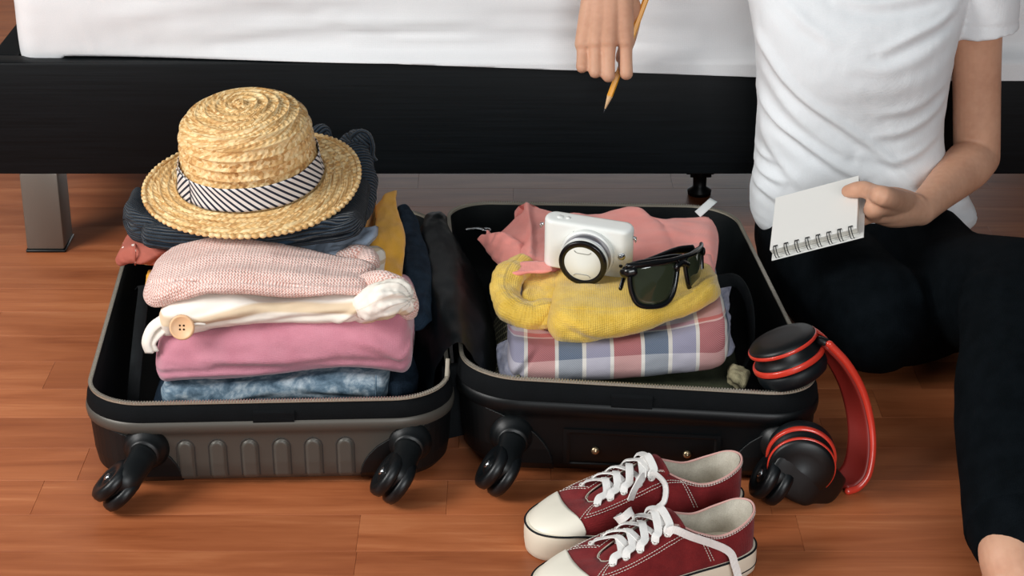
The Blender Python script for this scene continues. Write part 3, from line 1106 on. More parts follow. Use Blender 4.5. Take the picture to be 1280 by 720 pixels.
# big button with four holes and its buttonhole
def button(R, th):
    g = G()
    g.add(*lathe([(0, 0), (R * .9, 0), (R, th * .35), (R * .97, th * .8), (R * .88, th), (R * .80, th * .92), (R * .70, th * .62), (0, th * .55)], 40))
    return g
bc = at(228, 409, 1.9405)
M_BUT = plain('button_wood', lin(226, 184, 142), 0.45, 0.4)
Mb = aim(bc - np.array(t.location), (-.06, -.93, .32))
b = ob('button', button(.0138, .0046), M_BUT, t, world=False); b.matrix_local = Mb
M_HOLE = plain('hole_dark', lin(60, 40, 28), 0.9, 0.1)
for sx in (-1, 1):
    for sy in (-1, 1):
        h = ob('hole', lathe([(0, .0030), (.0011, .0030), (.0011, .0024), (0, .0024)], 12), M_HOLE, b, world=False)
        h.location = (sx * .0021, sy * .0021, 0)
ob('buttonhole', tube(cr([at(238, 406, 1.941), at(247, 405, 1.941), at(256, 405.5, 1.942)], 12), .0016, 8, rn=.0010, up=(0, -1, 0), round_ends=2), M_THREAD, t)
# peach knit sweater
pe = PX([(181, 355, 376, 1.975, 2.04), (196, 352, 384, 1.958, 2.06), (220, 350, 377, 1.950, 2.085), (260, 348, 366, 1.945, 2.10), (310, 348, 368, 1.945, 2.085), (360, 350, 373, 1.945, 2.065), (410, 354, 368, 1.945, 2.045), (445, 355, 367, 1.948, 2.035), (466, 356, 366, 1.952, 2.03)])
t = garment('sweater', 'pale peach knitted sweater folded under the navy ribbed one', 'sweater',
            fold(pe, cap=.016, rise=.013, nv=84, wr=(.0035, (9, 14, 24), 12), creases=((.03, .025, .20, .045, .007, .003), (.15, .04, .30, .03, .007, .003), (.05, .06, .25, .085, .008, .003), (.2, .07, .31, .06, .006, .0025))), M_PEACH)
sl = cr([at(462, 357, 1.985), at(484, 355, 1.972), at(501, 364, 1.965), at(510, 379, 1.966), at(510, 389, 1.972)], 50)
V, F, uv = tube(sl, np.linspace(.0155, .0110, 50), 40, up=(0, -1, 0), rn=np.linspace(.014, .010, 50), round_ends=5)
V = V + vnormals(V, F) * (.0022 * nz(V, 30, 6))[:, None]
ob('sleeve', (V, F, uv), M_PEACH, t)
sl = cr([at(424, 330, 2.055), at(442, 321, 2.065), at(456, 322, 2.07), at(461, 332, 2.04)], 40)
V, F, uv = tube(sl, .0130, 36, up=(0, -1, 0), rn=.012, round_ends=5)
V = V + vnormals(V, F) * (.0018 * nz(V, 40, 8))[:, None]
ob('sleeve', (V, F, uv), M_PEACH, t)
sl = cr([at(205, 345, 2.045), at(228, 336, 2.055), at(262, 332, 2.06), at(290, 330, 2.06)], 40)
V, F, uv = tube(sl, .016, 36, up=(0, -1, 0), rn=.014, round_ends=5)
V = V + vnormals(V, F) * (.0018 * nz(V, 40, 9))[:, None]
ob('collar', (V, F, uv), M_PEACH, t)
# mustard garment: slab behind, with a fold that drops along the right end of the stack and a corner at the left
ms = fold([(-.370, 2.125, 2.34, .108, .206), (-.33, 2.125, 2.36, .108, .208), (-.25, 2.125, 2.37, .108, .207), (-.170, 2.13, 2.36, .108, .205)], cap=.02, wr=(.0015, (10, 12, 20), 14))
t = garment('shirt', 'bright mustard yellow garment draped down the right end of the left stack', 'clothing', ms, M_MUST)
P = coons([at(452, 350, 2.04), at(478, 353, 2.035), at(503, 354, 2.04)], [at(464, 256, 2.30), at(480, 236, 2.32), at(498, 232, 2.33)],
          [at(452, 350, 2.04), at(458, 310, 2.11), at(466, 280, 2.19), at(464, 256, 2.29)], [at(503, 354, 2.04), at(508, 318, 2.12), at(509, 288, 2.19), at(498, 258, 2.27), at(498, 232, 2.33)], 36, 50)
ob('draped_fold', slab(P, .020, .0045, (30, 14, 22), 2.0), M_MUST, t)
P = coons([at(179, 356, 2.05), at(195, 352, 2.04), at(210, 349, 2.04)], [at(183, 336, 2.11), at(197, 331, 2.12), at(215, 331, 2.12)], [at(179, 356, 2.05), at(183, 336, 2.11)], [at(210, 349, 2.04), at(215, 331, 2.12)], 20, 20)
ob('corner', slab(P, .012, .003, (50, 40, 40), 3.0), M_MUST, t)
# coral dotted roll at the left
cl = PX([(146, 313, 330, 2.100, 2.15), (157, 308, 331, 2.085, 2.17), (172, 306, 331, 2.075, 2.19), (205, 308, 333, 2.070, 2.20), (235, 310, 336, 2.070, 2.20), (256, 313, 336, 2.08, 2.19)])
t = garment('blouse', 'coral dotted blouse poking out left under the navy ribbed sweater', 'blouse',
            fold(cl, cap=.014, wr=(.003, (24, 24, 30), 15), creases=((.06, .03, .11, .012, .004, .004), (.04, .01, .09, .035, .003, .003))), M_CORAL)
cuff = [at(169, y, Yv) for y, Yv in ((303, 2.105), (308, 2.080), (317, 2.072), (326, 2.076), (331, 2.085))]
ob('cuff_seam', tube(cr(cuff, 16), .0011, 6), M_CORAL, t)
# light blue garment
P = coons([at(352, 326, 2.035), at(385, 330, 2.03), at(416, 328, 2.035)], [at(365, 303, 2.10), at(410, 290, 2.13), at(472, 276, 2.15)], [at(352, 326, 2.035), at(355, 312, 2.07), at(365, 303, 2.10)], [at(416, 328, 2.035), at(440, 306, 2.08), at(468, 292, 2.11), at(472, 276, 2.15)], 44, 30)
tag(ob('shirt', slab(P, .014, .0042, (40, 30, 30), 21.0), M_LBLUE), 'pale blue shirt squeezed between peach knit and navy ribbed sweater', 'shirt')
# dark denim jacket down the right side
P = coons([at(500, 398, 2.03), at(515, 402, 2.02), at(528, 388, 2.03)], [at(496, 254, 2.33), at(508, 252, 2.34), at(520, 268, 2.34)], [at(500, 398, 2.03), at(503, 340, 2.12), at(500, 290, 2.24), at(496, 254, 2.33)], [at(528, 388, 2.03), at(541, 345, 2.11), at(534, 300, 2.22), at(520, 268, 2.34)], 30, 60)
tag(ob('jacket', slab(P, .020, .0045, (30, 20, 25), 23.0), M_DKDENIM), 'dark denim jacket tucked between mustard garment and black hinge lining', 'jacket')

# navy ribbed sweater under the hat
nb = [(-.418, 2.07, 2.20, .211, .228), (-.405, 2.055, 2.24, .210, .235), (-.36, 2.045, 2.27, .210, .237), (-.28, 2.04, 2.29, .211, .239), (-.22, 2.04, 2.29, .219, .243), (-.185, 2.045, 2.27, .223, .246), (-.165, 2.06, 2.25, .226, .244)]
t = garment('sweater', 'dark navy ribbed sweater crumpled under the straw hat', 'sweater', fold(nb, cap=.02, nv=90, wr=(.003, (10, 16, 20), 31), wr2=(.0012, (40, 50, 60), 3), grooves=((.42, .004, .06),), creases=((.10, .03, .2, .05, .006, .004), (.19, .02, .25, .05, .006, .004))), M_NAVY)
lf = PX([(155, 262, 284, 2.115, 2.18), (163, 256, 300, 2.095, 2.19), (180, 268, 306, 2.075, 2.18), (215, 284, 313, 2.055, 2.17), (250, 294, 318, 2.045, 2.16), (285, 297, 320, 2.04, 2.15), (318, 301, 317, 2.045, 2.15)])
ob('folded_side', fold(lf, cap=.012, nv=80, wr=(.004, (18, 20, 24), 32), grooves=((.55, .006, .1),)), M_NAVY, t)
sl = cr([at(392, 175, 2.26), at(402, 166, 2.27), at(405, 176, 2.27)], 24)
V, F, uv = tube(sl, .011, 24, up=(0, -1, 0), round_ends=4)
ob('sleeve', (V, F, uv), M_NAVY, t)
sl = cr([at(428, 284, 2.13), at(447, 262, 2.17), at(452, 235, 2.20), at(447, 205, 2.23), at(440, 188, 2.25), at(448, 178, 2.255)], 60)
V, F, uv = tube(sl, np.interp(np.linspace(0, 1, 60), [0, .3, .7, 1], [.019, .016, .020, .012]), 44, up=(0, -1, 0), rn=.020, round_ends=6)
V = V + vnormals(V, F) * (.004 * nz(V, 26, 10) + .0012 * nz(V, 90, 11))[:, None]
ob('sleeve', (V, F, uv[:, ::-1]), M_NAVY, t)
ob('frayed_tie', strip(cr([at(438, 173, 2.235), at(450, 164, 2.23), at(461, 168, 2.228), at(466, 182, 2.228), at(466, 194, 2.23), at(470, 201, 2.23)], 30), .0055, .0016, up=(0, -1, .3)), M_NAVY, t)

# ---- right stack
ol = fold([(-.005, 1.955, 2.36, .016, .080), (.08, 1.945, 2.37, .016, .083), (.18, 1.945, 2.37, .016, .083), (.262, 1.955, 2.36, .016, .078)], cap=.02, wr=(.003, (10, 14, 20), 41))
tag(ob('sweater', ol, M_OLIVE), 'dark olive cloth at the bottom of the right stack under the plaid shirt', 'clothing')
pl = PX([(634, 424, 476, 1.972, 2.20), (650, 428, 481, 1.966, 2.21), (690, 434, 481, 1.964, 2.22), (760, 432, 477, 1.964, 2.22), (820, 424, 472, 1.966, 2.22), (870, 412, 468, 1.970, 2.22), (898, 402, 464, 1.976, 2.22), (912, 400, 448, 1.985, 2.21)])
t = garment('shirt', 'plaid shirt in red, slate blue and lavender under the yellow sweater', 'shirt', fold(pl, cap=.012, capn=2.6, wr=(.0022, (10, 18, 26), 43), creases=((.005, .03, .03, .06, .004, .003),), frontbulge=-.12), M_PLAID)
# its folded ends: lavender lining turned out at both sides, back layers at the right
P = coons([at(622, 470, 1.985), at(636, 476, 1.972), at(650, 478, 1.964)], [at(619, 428, 2.03), at(634, 420, 2.03), at(650, 432, 1.985)], [at(622, 470, 1.985), at(618, 448, 2.01), at(619, 428, 2.03)], [at(650, 478, 1.964), at(643, 455, 1.972), at(650, 432, 1.985)], 24, 24)
M_LAV = fabric('lavender_check', lin(142, 146, 170), lin(186, 186, 200), 1300, .3, 0, 90)
ob('folded_end', slab(P, .014, .004, (50, 50, 50), 5.0), M_LAV, t)
P = coons([at(640, 425, 2.02), at(655, 428, 2.0), at(668, 430, 1.99)], [at(638, 398, 2.06), at(652, 396, 2.06), at(672, 405, 2.05)], [at(640, 425, 2.02), at(638, 398, 2.06)], [at(668, 430, 1.99), at(672, 405, 2.05)], 20, 20)
ob('collar', slab(P, .012, .003, (50, 50, 50), 6.0), fabric('plaid_red', lin(128, 56, 54), lin(158, 76, 72), 1300, .3, 0, 60), t)
P = coons([at(900, 444, 1.985), at(908, 440, 1.99), at(913, 430, 2.0)], [at(880, 352, 2.17), at(898, 344, 2.20), at(917, 348, 2.20)], [at(900, 444, 1.985), at(906, 410, 2.02), at(900, 380, 2.09), at(880, 352, 2.17)], [at(913, 430, 2.0), at(914, 400, 2.06), at(913, 372, 2.13), at(917, 348, 2.20)], 20, 40)
ob('folded_end', slab(P, .012, .003, (40, 40, 40), 7.0), M_LAV, t)
# yellow sweater
ye = PX([(684, 392, 424, 1.994, 2.12), (698, 388, 431, 1.985, 2.13), (730, 388, 432, 1.978, 2.13), (765, 387, 426, 1.980, 2.13), (800, 383, 417, 1.985, 2.13), (835, 375, 402, 1.998, 2.13), (865, 364, 391, 2.012, 2.12), (888, 353, 376, 2.030, 2.11), (900, 354, 368, 2.05, 2.10)])
t = garment('sweater', 'fuzzy mustard yellow sweater folded under the camera and sunglasses', 'sweater',
            fold(ye, cap=.020, nv=90, rise=.003, wr=(.0032, (10, 16, 22), 51), wr2=(.0006, (70, 70, 70), 3), creases=((.02, .05, .07, .02, .007, .004), (.15, .03, .23, .05, .006, .0025))), M_YEL)
sl = cr([at(650, 334, 2.13), at(636, 345, 2.10), at(631, 366, 2.07), at(641, 384, 2.045), at(660, 392, 2.035), at(690, 392, 2.04)], 60)
V, F, uv = tube(sl, np.interp(np.linspace(0, 1, 60), [0, .4, 1], [.016, .0135, .016]), 40, up=(0, -1, 0), rn=.018, round_ends=6)
V = V + vnormals(V, F) * (.0045 * nz(V, (30, 30, 30), 12) + .0008 * nz(V, 120, 13))[:, None]
ob('sleeve', (V, F, uv), M_YEL, t)
P = coons([at(640, 392, 2.04), at(665, 402, 2.02), at(700, 400, 2.0)], [at(650, 330, 2.13), at(672, 326, 2.14), at(700, 330, 2.13)], [at(640, 392, 2.04), at(652, 360, 2.08), at(650, 330, 2.13)], [at(700, 400, 2.0), at(700, 362, 2.06), at(700, 330, 2.13)], 30, 30)
ob('folded_sleeve', slab(P, .018, .004, (40, 30, 30), 52.0), M_YEL, t)
# salmon garment behind the camera
zS = .163
back = [atz(613, 293, .150), atz(650, 262, .158), atz(655, 254, .160), atz(668, 255, .160), atz(688, 260, .162), atz(703, 267, .162), atz(740, 265, .162), atz(786, 254, .165), atz(815, 268, .162), atz(850, 266, .160), atz(890, 261, .160)]
front = [atz(640, 338, .150), atz(655, 336, .160), atz(680, 334, .165), atz(720, 334, .166), atz(780, 332, .166), atz(830, 330, .166), atz(856, 325, .166), atz(880, 338, .160), atz(894, 342, .156)]
P = coons(front, back, [front[0], atz(628, 318, .152), back[0]], [front[-1], atz(898, 312, .16), atz(899, 280, .16), back[-1]], 90, 50)
X = np.linspace(0, 1, 90)[:, None]; Yv = np.linspace(0, 1, 50)[None]
P[..., 2] += .006 * np.exp(-((X - .16 - .06 * Yv) / .03) ** 2) + .005 * np.exp(-((X - .62 + .1 * Yv) / .05) ** 2) * Yv - .004 * np.exp(-((X - .75) / .03) ** 2) * Yv
t = garment('blouse', 'crumpled salmon pink garment behind the camera in the black half', 'clothing', slab(P, .026, .0042, (14, 18, 10), 61.0, edge=6), M_SALM)
P = coons([atz(596, 298, .148), atz(608, 318, .138), atz(630, 338, .142)], [atz(606, 292, .158), atz(630, 290, .166), atz(652, 300, .168)], [atz(596, 298, .148), atz(600, 293, .155), atz(606, 292, .158)], [atz(630, 338, .142), atz(648, 320, .160), atz(652, 300, .168)], 36, 30)
ob('folded_corner', slab(P, .010, .0045, (45, 45, 30), 62.0), M_SALM, t)
ob('folded_edge', fold(PX([(622, 331, 338, 2.095, 2.12), (640, 334, 342, 2.085, 2.12), (665, 332, 338, 2.088, 2.12), (690, 331, 336, 2.09, 2.12)]), nu=50, nv=40, cap=.01, wr=(.002, 30, 9)), M_SALM, t)
ob('folded_edge', fold(PX([(858, 322, 334, 2.12, 2.16), (875, 328, 341, 2.105, 2.15), (893, 330, 344, 2.10, 2.16)]), nu=50, nv=40, cap=.008, wr=(.002, 30, 10)), M_SALM, t)
ob('care_tag', strip(cr([atz(872, 268, .158), atz(882, 259, .166), atz(892, 250, .172)], 8), .012, .001, up=(0, -.4, 1)), plain('tag_white', lin(196, 200, 200), .7), t, label='pale care tag')
# crumpled pale bit in the front right corner
P = coons([at(913, 462, 1.965), at(922, 470, 1.955), at(936, 478, 1.95)], [at(918, 448, 1.99), at(928, 456, 1.985), at(940, 460, 1.98)], [at(913, 462, 1.965), at(918, 448, 1.99)], [at(936, 478, 1.95), at(940, 460, 1.98)], 18, 18)
tag(ob('sock', slab(P, .016, .005, (70, 70, 70), 71.0, edge=4), M_BEIGE), 'crumpled pale olive cloth in the front right corner of the black half', 'sock')
# ------------------------------------------------------------------ straw boater: a sewn spiral of plaited straw, with ribs in real relief
def straw_mat():
    m = NT('straw', 0.55, 0.35)
    v = m.coord('UV')
    x = m.n('ShaderNodeTexVoronoi', feature='F1'); x.inputs['Scale'].default_value = 1
    mp = m.n('ShaderNodeMapping'); mp.inputs['Scale'].default_value = (190, 260, 1)
    m.link(v, mp.inputs[0]); m.link(mp.outputs[0], x.inputs['Vector'])
    sep = m.n('ShaderNodeSeparateColor'); m.link(x.outputs['Color'], sep.inputs[0])
    n = m.noise(v, 320, 3)
    big = m.noise(v, 22, 3)
    f = m.math('ADD', m.math('ADD', m.math('MULTIPLY', sep.outputs[0], .50), m.math('MULTIPLY', n, .3)), m.math('MULTIPLY', big, .3))
    m.col(m.ramp(f, [(.22, lin(168, 118, 64)), (.48, lin(212, 170, 110)), (.80, lin(238, 212, 162))]))
    m.bump(n, .25, .0008)
    return m.m


M_STRAW = straw_mat()
hat = thing('straw_hat', 'straw hat with a striped ribbon lying on the navy ribbed sweater', 'hat', (-.2975, 2.139, .2635), (math.radians(8.0), math.radians(-3), math.radians(0)))
RB, RC = .1222, .0762     # brim and crown radii


def plait(prof, nrow, n=640, rough=1.0, seed=0):
    """prof: (r, z) along the plait rows; each row overlaps the next like shingles, with chevron straw relief and a stitched ridge"""
    per = 10
    L = np.concatenate([[0], np.cumsum(np.linalg.norm(np.diff(prof, axis=0), axis=1))])
    m = nrow * per + 1
    s = np.linspace(0, L[-1], m)
    R = np.interp(s, L, prof[:, 0]); Zz = np.interp(s, L, prof[:, 1])
    t = unit(np.column_stack([np.gradient(R), np.gradient(Zz)])); nr = np.column_stack([-t[:, 1], t[:, 0]])
    a = np.linspace(0, 2 * math.pi, n, endpoint=False)
    P = np.zeros((m, n, 3)); UV = np.zeros((m, n, 2))
    rng = np.random.RandomState(5 + seed)
    jit = rng.normal(0, 1, (nrow + 1, n)); jit = (jit + np.roll(jit, 1, 1) + np.roll(jit, 2, 1)) / 2
    for i in range(m):
        f = (i / per); row = min(int(f), nrow - 1); q = f - row
        ncell = max(10, int(2 * math.pi * max(R[row * per + 5], .004) / .0078))
        ph = row * 1.7
        chev = np.abs(((a * ncell / (2 * math.pi) + abs(q - .5) * 1.6 + ph) % 1.0) - .5) * 2
        relief = .0015 * chev * rough * math.sin(math.pi * q) ** .5
        shingle = .0014 * q - .0015 * math.exp(-(q / .12) ** 2) - .0016 * math.exp(-((1 - q) / .06) ** 2)
        d = shingle + relief + .00022 * jit[row] * math.sin(math.pi * q)
        wob = .0009 * np.sin(3 * a + row) * 0
        rr_ = R[i] + nr[i, 0] * d + wob
        zz = Zz[i] + nr[i, 1] * d
        P[i, :, 0] = rr_ * np.cos(a); P[i, :, 1] = rr_ * np.sin(a); P[i, :, 2] = zz
        UV[i, :, 0] = a * max(R[i], .01) ; UV[i, :, 1] = s[i]
    return P, UV


# brim: outwards to inwards, gently drooping; crown side, shoulder, flattish domed top
brim_prof = cr([(RB, -.003), (.110, .000), (.094, .0025), (RC + .001, .003)], 40)
P, UV = plait(brim_prof, 5, seed=1)
# slight wave of the brim
ang = np.arctan2(P[..., 1], P[..., 0]); rad = np.hypot(P[..., 0], P[..., 1])
P[..., 2] += ((rad - RC) / (RB - RC)).clip(0) * (.0035 * np.sin(2 * ang + .6) + .0015 * np.sin(3 * ang))
lower = P.copy(); lower[..., 2] -= .003
g = G(); g.add(*grid(P, False, True, UV.reshape(-1, 2))); g.add(*grid(lower, False, True, UV.reshape(-1, 2)))
edge = P[0] + np.array((0, 0, -.0015))
ea = np.linspace(0, 2 * math.pi, len(edge), endpoint=False)
g.add(*tube(edge + np.column_stack([np.cos(ea), np.sin(ea), 0 * ea]) * (.0006 * np.sin(ea * 95))[:, None], .0026 + .0005 * np.sin(ea * 95), 8, closed=True))
ob('brim', g, M_STRAW, hat, world=False)
crown_prof = cr([(RC + .002, .003), (RC + .001, .020), (RC - .0005, .044), (RC - .002, .064), (RC - .007, .0775), (RC - .019, .0875), (RC - .038, .0940), (RC - .057, .0968), (.006, .0975)], 120)
P, UV = plait(crown_prof, 12, seed=2)
g = G(); g.add(*grid(P, False, True, UV.reshape(-1, 2)))
V0 = P[-1]; g.add(np.vstack([V0, [[0, 0, .0985]]]), [(i, (i + 1) % len(V0), len(V0)) for i in range(len(V0))])
for k in range(5):   # the knotted start of the spiral
    a = k * 1.3
    g.add(*tube([(.006 * math.cos(a), .006 * math.sin(a), .0975), (.002 * math.cos(a + .8), .002 * math.sin(a + .8), .1), (.006 * math.cos(a + 1.6), .006 * math.sin(a + 1.6), .0975)], .0013, 6))
ob('crown', g, M_STRAW, hat, world=False)


def ribbon_mat():
    m = NT('ribbon_stripes', 0.6, 0.3)
    v = m.coord('UV')
    sep = m.n('ShaderNodeSeparateXYZ'); m.link(v, sep.inputs[0])
    f = m.math('FRACT', m.math('MULTIPLY', m.math('ADD', sep.outputs[0], m.math('MULTIPLY', sep.outputs[1], 1.05)), 1 / .0088))
    m.col(m.ramp(f, [(0, lin(226, 220, 216)), (.54, lin(226, 220, 216)), (.58, lin(28, 36, 54)), (.96, lin(28, 36, 54)), (1, lin(226, 220, 216))]))
    m.bump(m.wave(v, 500, 0, 1, 'X'), .15, .0003)
    return m.m


M_RIB = ribbon_mat()
n = 200
a = np.linspace(0, 2 * math.pi, n, endpoint=False)
rows = []
for q in np.linspace(0, 1, 9):
    r = RC + .0042 + .0028 * (1 - q) ** 2 + .0006 * np.sin(5 * a) + .0004 * np.sin(11 * a + q * 3)
    rows.append(np.column_stack([r * np.cos(a), r * np.sin(a), np.full(n, .0045 + .0275 * q)]))
P = np.array(rows)
uv = np.stack(np.meshgrid(np.linspace(0, 1, 9) * .029, a * RC, indexing='ij')[::-1], -1).reshape(-1, 2)
rb = ob('ribbon', grid(P, False, True, uv), M_RIB, hat, world=False)
md = rb.modifiers.new('thick', 'SOLIDIFY'); md.thickness = .0008
# the ribbon's overlapping end, sewn down at the left front
aa = np.linspace(math.radians(196), math.radians(222), 24)
P = np.array([np.column_stack([(RC + .0064 + .0026 * (1 - q) ** 2) * np.cos(aa), (RC + .0064 + .0026 * (1 - q) ** 2) * np.sin(aa), np.full(24, .0043 + .0279 * q)]) for q in np.linspace(0, 1, 9)])
uv = np.stack(np.meshgrid(np.linspace(0, 1, 9) * -.029, aa * RC, indexing='ij')[::-1], -1).reshape(-1, 2)
re = ob('ribbon_end', grid(P, uv=uv), M_RIB, hat, world=False)
md = re.modifiers.new('thick', 'SOLIDIFY'); md.thickness = .0009

# ------------------------------------------------------------------ mirrorless camera
M_CAMW = plain('camera_white', lin(232, 234, 230), 0.30, 0.45, bump=(900, .03, .0002))
M_LCAP = plain('lens_cap_white', lin(222, 222, 212), 0.38, 0.4)
M_SILV = plain('lens_silver', lin(168, 166, 172), 0.30, 0.5, 0.8)
M_BLK = plain('gloss_black', lin(9, 11, 13), 0.22, 0.5)
ca = thing('camera', 'white compact camera with a white lens cap standing on the yellow sweater', 'camera', (.0870, 2.100, .1700), (math.radians(7), math.radians(2.5), math.radians(-17)))
def body():
    # rounded-end body (stadium plan), bevelled top and bottom
    W, D, Hh = .1055, .027, .062
    pl_ = []
    r = D / 2
    for c, a0 in ((W / 2 - r, -math.pi / 2), (-(W / 2 - r), math.pi / 2)):
        for t in np.linspace(0, math.pi, 19):
            pl_.append((c + r * .92 * math.cos(a0 + t), r * math.sin(a0 + t)))
    pl_ = np.array(pl_)
    nrm = unit(np.roll(pl_, -1, 0) - np.roll(pl_, 1, 0)); nrm = np.column_stack([nrm[:, 1], -nrm[:, 0]])
    prof = [(-.006, 0), (-.002, .0006), (-.0004, .002), (0, .004), (0, Hh - .005), (-.0004, Hh - .0028), (-.0016, Hh - .0010), (-.004, Hh - .0002), (-.0065, Hh)]
    P = np.array([np.column_stack([pl_ + nrm * o, np.full(len(pl_), z)]) for o, z in prof])
    return grid(P, False, True, cap=True)
autosmooth(ob('body', body(), M_CAMW, ca, world=False), 50)
# lens axis: forward (-Y local) at slight left of the middle
LC = (.0035, -.0132, .0285)
def along(prof, n=64):
    return xf(lathe(prof, n), aim(LC, (0, -1, 0)))
ob('lens_mount', along([(0, 0), (.0300, 0), (.0305, .001), (.0305, .0062), (.0296, .0072), (0, .0072)]), M_CAMW, ca, world=False)
ob('lens_ring', along([(0, .007), (.0282, .007), (.0284, .0075), (.0282, .0165), (.0278, .017), (0, .017)]), M_SILV, ca, world=False, label='silver lens ring')
ob('lens_barrel', along([(0, .0168), (.0276, .0168), (.0280, .0175), (.0280, .0215), (.0276, .0222), (0, .0222)]), M_CAMW, ca, world=False)
ob('lens_ring', along([(.020, .0220), (.0276, .0220), (.0278, .0226), (.0276, .0262), (.0270, .0270), (.0222, .0270), (.0216, .0262), (.020, .0262)]), M_BLK, ca, world=False, label='black front lens ring')
cp_ = ob('lens_cap', along([(0, .0205), (.0216, .0205), (.0216, .0256), (.0208, .0266), (0, .0268)]), M_LCAP, ca, world=False, label='white lens cap')
for sgn in (-1, 1):   # the two arched pinch grips on the cap
    pts = []
    for t in np.linspace(-1, 1, 18):
        pts.append((LC[0] + .0098 * t, -.0132 - .02695, LC[2] + sgn * (.0135 + .0028 * (t ** 6))))
    ob('grip_groove', tube(pts, .00045, 6), plain('cap_groove', lin(150, 150, 142), .6) if sgn < 0 else bpy.data.materials['cap_groove'], cp_, world=False)
# release button, sensor dot, lamp, strap lugs, top plate buttons
def front(x, z, prof, n=24):
    return xf(lathe(prof, n), aim((x, -.0132, z), (0, -1, 0)))
ob('release_button', front(.0415, .030, [(0, .0026), (.0026, .0026), (.0032, .002), (.0034, 0), (.0046, 0), (.0046, -.001), (0, -.001)]), M_CHROME, ca, world=False, label='round silver lens release button')
ob('sensor_window', front(.0415, .0175, [(0, .0007), (.0018, .0007), (.0022, .0002), (.0022, -.001), (0, -.001)]), M_BLK, ca, world=False)
ob('microphone_hole', front(-.0145, .0525, [(0, .0004), (.0007, .0004), (.0008, -.001), (0, -.001)], 12), M_BLK, ca, world=False)
for sgn in (-1, 1):
    x = sgn * .0525
    ob('strap_lug', xf(lathe([(0, 0), (.0022, 0), (.0022, .0018), (.0014, .0024), (0, .0024)], 16), aim((x, -.004, .051), (sgn, 0, 0))), M_CHROME, ca, world=False)
    ob('strap_ring', tube([(x + sgn * .0030, -.0045 + .0028 * math.cos(t), .0496 + .0032 * math.sin(t)) for t in np.linspace(0, 6.28, 18, endpoint=False)], .0005, 6, closed=True), M_CHROME, ca, world=False)
for x, r in ((-.034, .0036), (-.0245, .0026)):
    b = ob('shutter_button' if r > .003 else 'power_button', lathe([(0, .0008), (r * .9, .0007), (r, .0002), (r, -.001), (0, -.001)], 20), M_CAMW, ca, world=False)
    b.location = (x, -.001, .0622)

# ------------------------------------------------------------------ sunglasses
M_LENS = plain('sun_lens', lin(52, 58, 42), 0.06, 0.6, coat=.6)
sg = thing('sunglasses', 'black wraparound sunglasses lying on the yellow sweater beside the camera', 'sunglasses', (.1845, 2.022, .1655), (math.radians(-4), math.radians(7), math.radians(48)))


def front_curve(t):
    """t in [-1, 1] across the front; local x to the wearer's left, -y forward"""
    x = .0685 * t
    y = .023 * abs(t) ** 2.2 - .003
    return np.array((x, y))


def rim_shape(side, n=64):
    """lens outline (local t, z), wide rounded trapezoid"""
    pts = [(.11, .0370), (.35, .0392), (.65, .0392), (.90, .0368), (.955, .0290), (.935, .014), (.84, .0030), (.62, .0), (.40, .0010), (.24, .0075), (.14, .0210)]
    c = cr(pts, n, closed=True)
    return np.column_stack([c[:, 0] * side, c[:, 1]])


def onf(tz, push=0.0):
    out = []
    for t, z in tz:
        x, y = front_curve(t)
        out.append((x, y - push + .12 * (z - .02), z * 1.24))
    return np.array(out)


g = G()
for side in (-1, 1):
    path = onf(rim_shape(side))
    g.add(*tube(path, .0026, 10, closed=True, rn=.0030))
br = onf([(t, .0385 + .0005 * math.cos(t * 3)) for t in np.linspace(-.98, .98, 50)])
g.add(*tube(br, .0026, 12, rn=.0032, round_ends=3))
g.add(*tube(onf([(-.17, .030), (-.08, .0335), (0, .0345), (.08, .0335), (.17, .030)]), .0034, 10, rn=.0045))
ob('frame', g, M_BLK, sg, world=False)
for side in (-1, 1):
    o = rim_shape(side, 48)
    cen = o.mean(0)
    rings = [onf(cen + (o - cen) * q, .0008 * (1 - q)) for q in (1.0, .75, .5, .25, .02)]
    ob('lens', grid(np.array(rings), False, True, cap=True), M_LENS, sg, world=False, label='dark olive sun lens')
    # broad hinge end piece and the temple folded in behind the front
    e = np.array((side * .0672, .019, .0395))
    ob('end_piece', tube(cr([e + np.array((-side * .004, -.004, .0015)), e + np.array((side * .001, .001, 0)), e + np.array((side * .0005, .008, -.002))], 12), .0026, 12, up=(0, 0, 1), rn=.0052, round_ends=3), M_BLK, sg, world=False)
    z0 = .0395
    y0 = .027 if side < 0 else .033
    ax = [(side * .0660, y0, z0), (side * .045, y0 + .006, z0 + .001), (side * .01, y0 + .005, z0), (-side * .035, y0 + .004, z0 - .003), (-side * .052, y0 + .003, z0 - .010), (-side * .060, y0 + .002, z0 - .022)]
    tp = ob('temple', tube(cr(ax, 50), np.linspace(.0022, .0020, 50), 12, up=(0, 0, 1), rn=np.interp(np.linspace(0, 1, 50), [0, .2, .7, 1], [.0055, .0046, .0036, .0032]), round_ends=3), M_BLK, sg, world=False)
# ------------------------------------------------------------------ folding headphones leaning on the black half
M_RED = plain('gloss_red', lin(206, 58, 42), 0.28, 0.5, coat=.3)
M_DKRED = plain('matt_red', lin(128, 36, 30), 0.42, 0.4)
M_HBLK = plain('matt_black', lin(5, 8, 10), 0.42, 0.4)
M_CUSH = plain('cushion_black', lin(9, 16, 20), 0.5, 0.3, bump=(300, .15, .0006))
hp = thing('headphones', 'red and black headphones leaning on the front right suitcase corner', 'headphones', (.345, 1.89, 0))
front = cr([at(1036, 431, 1.915), at(1059, 456, 1.915), at(1077, 488, 1.915), at(1087, 524, 1.910), at(1090, 560, 1.900), at(1085, 592, 1.890), at(1073, 608, 1.884), at(1060, 613, 1.8795)], 60)
wd = np.array((-.021, .021, .003))
P = np.array([[p + wd * (j / 10) for j in range(11)] for p in front])
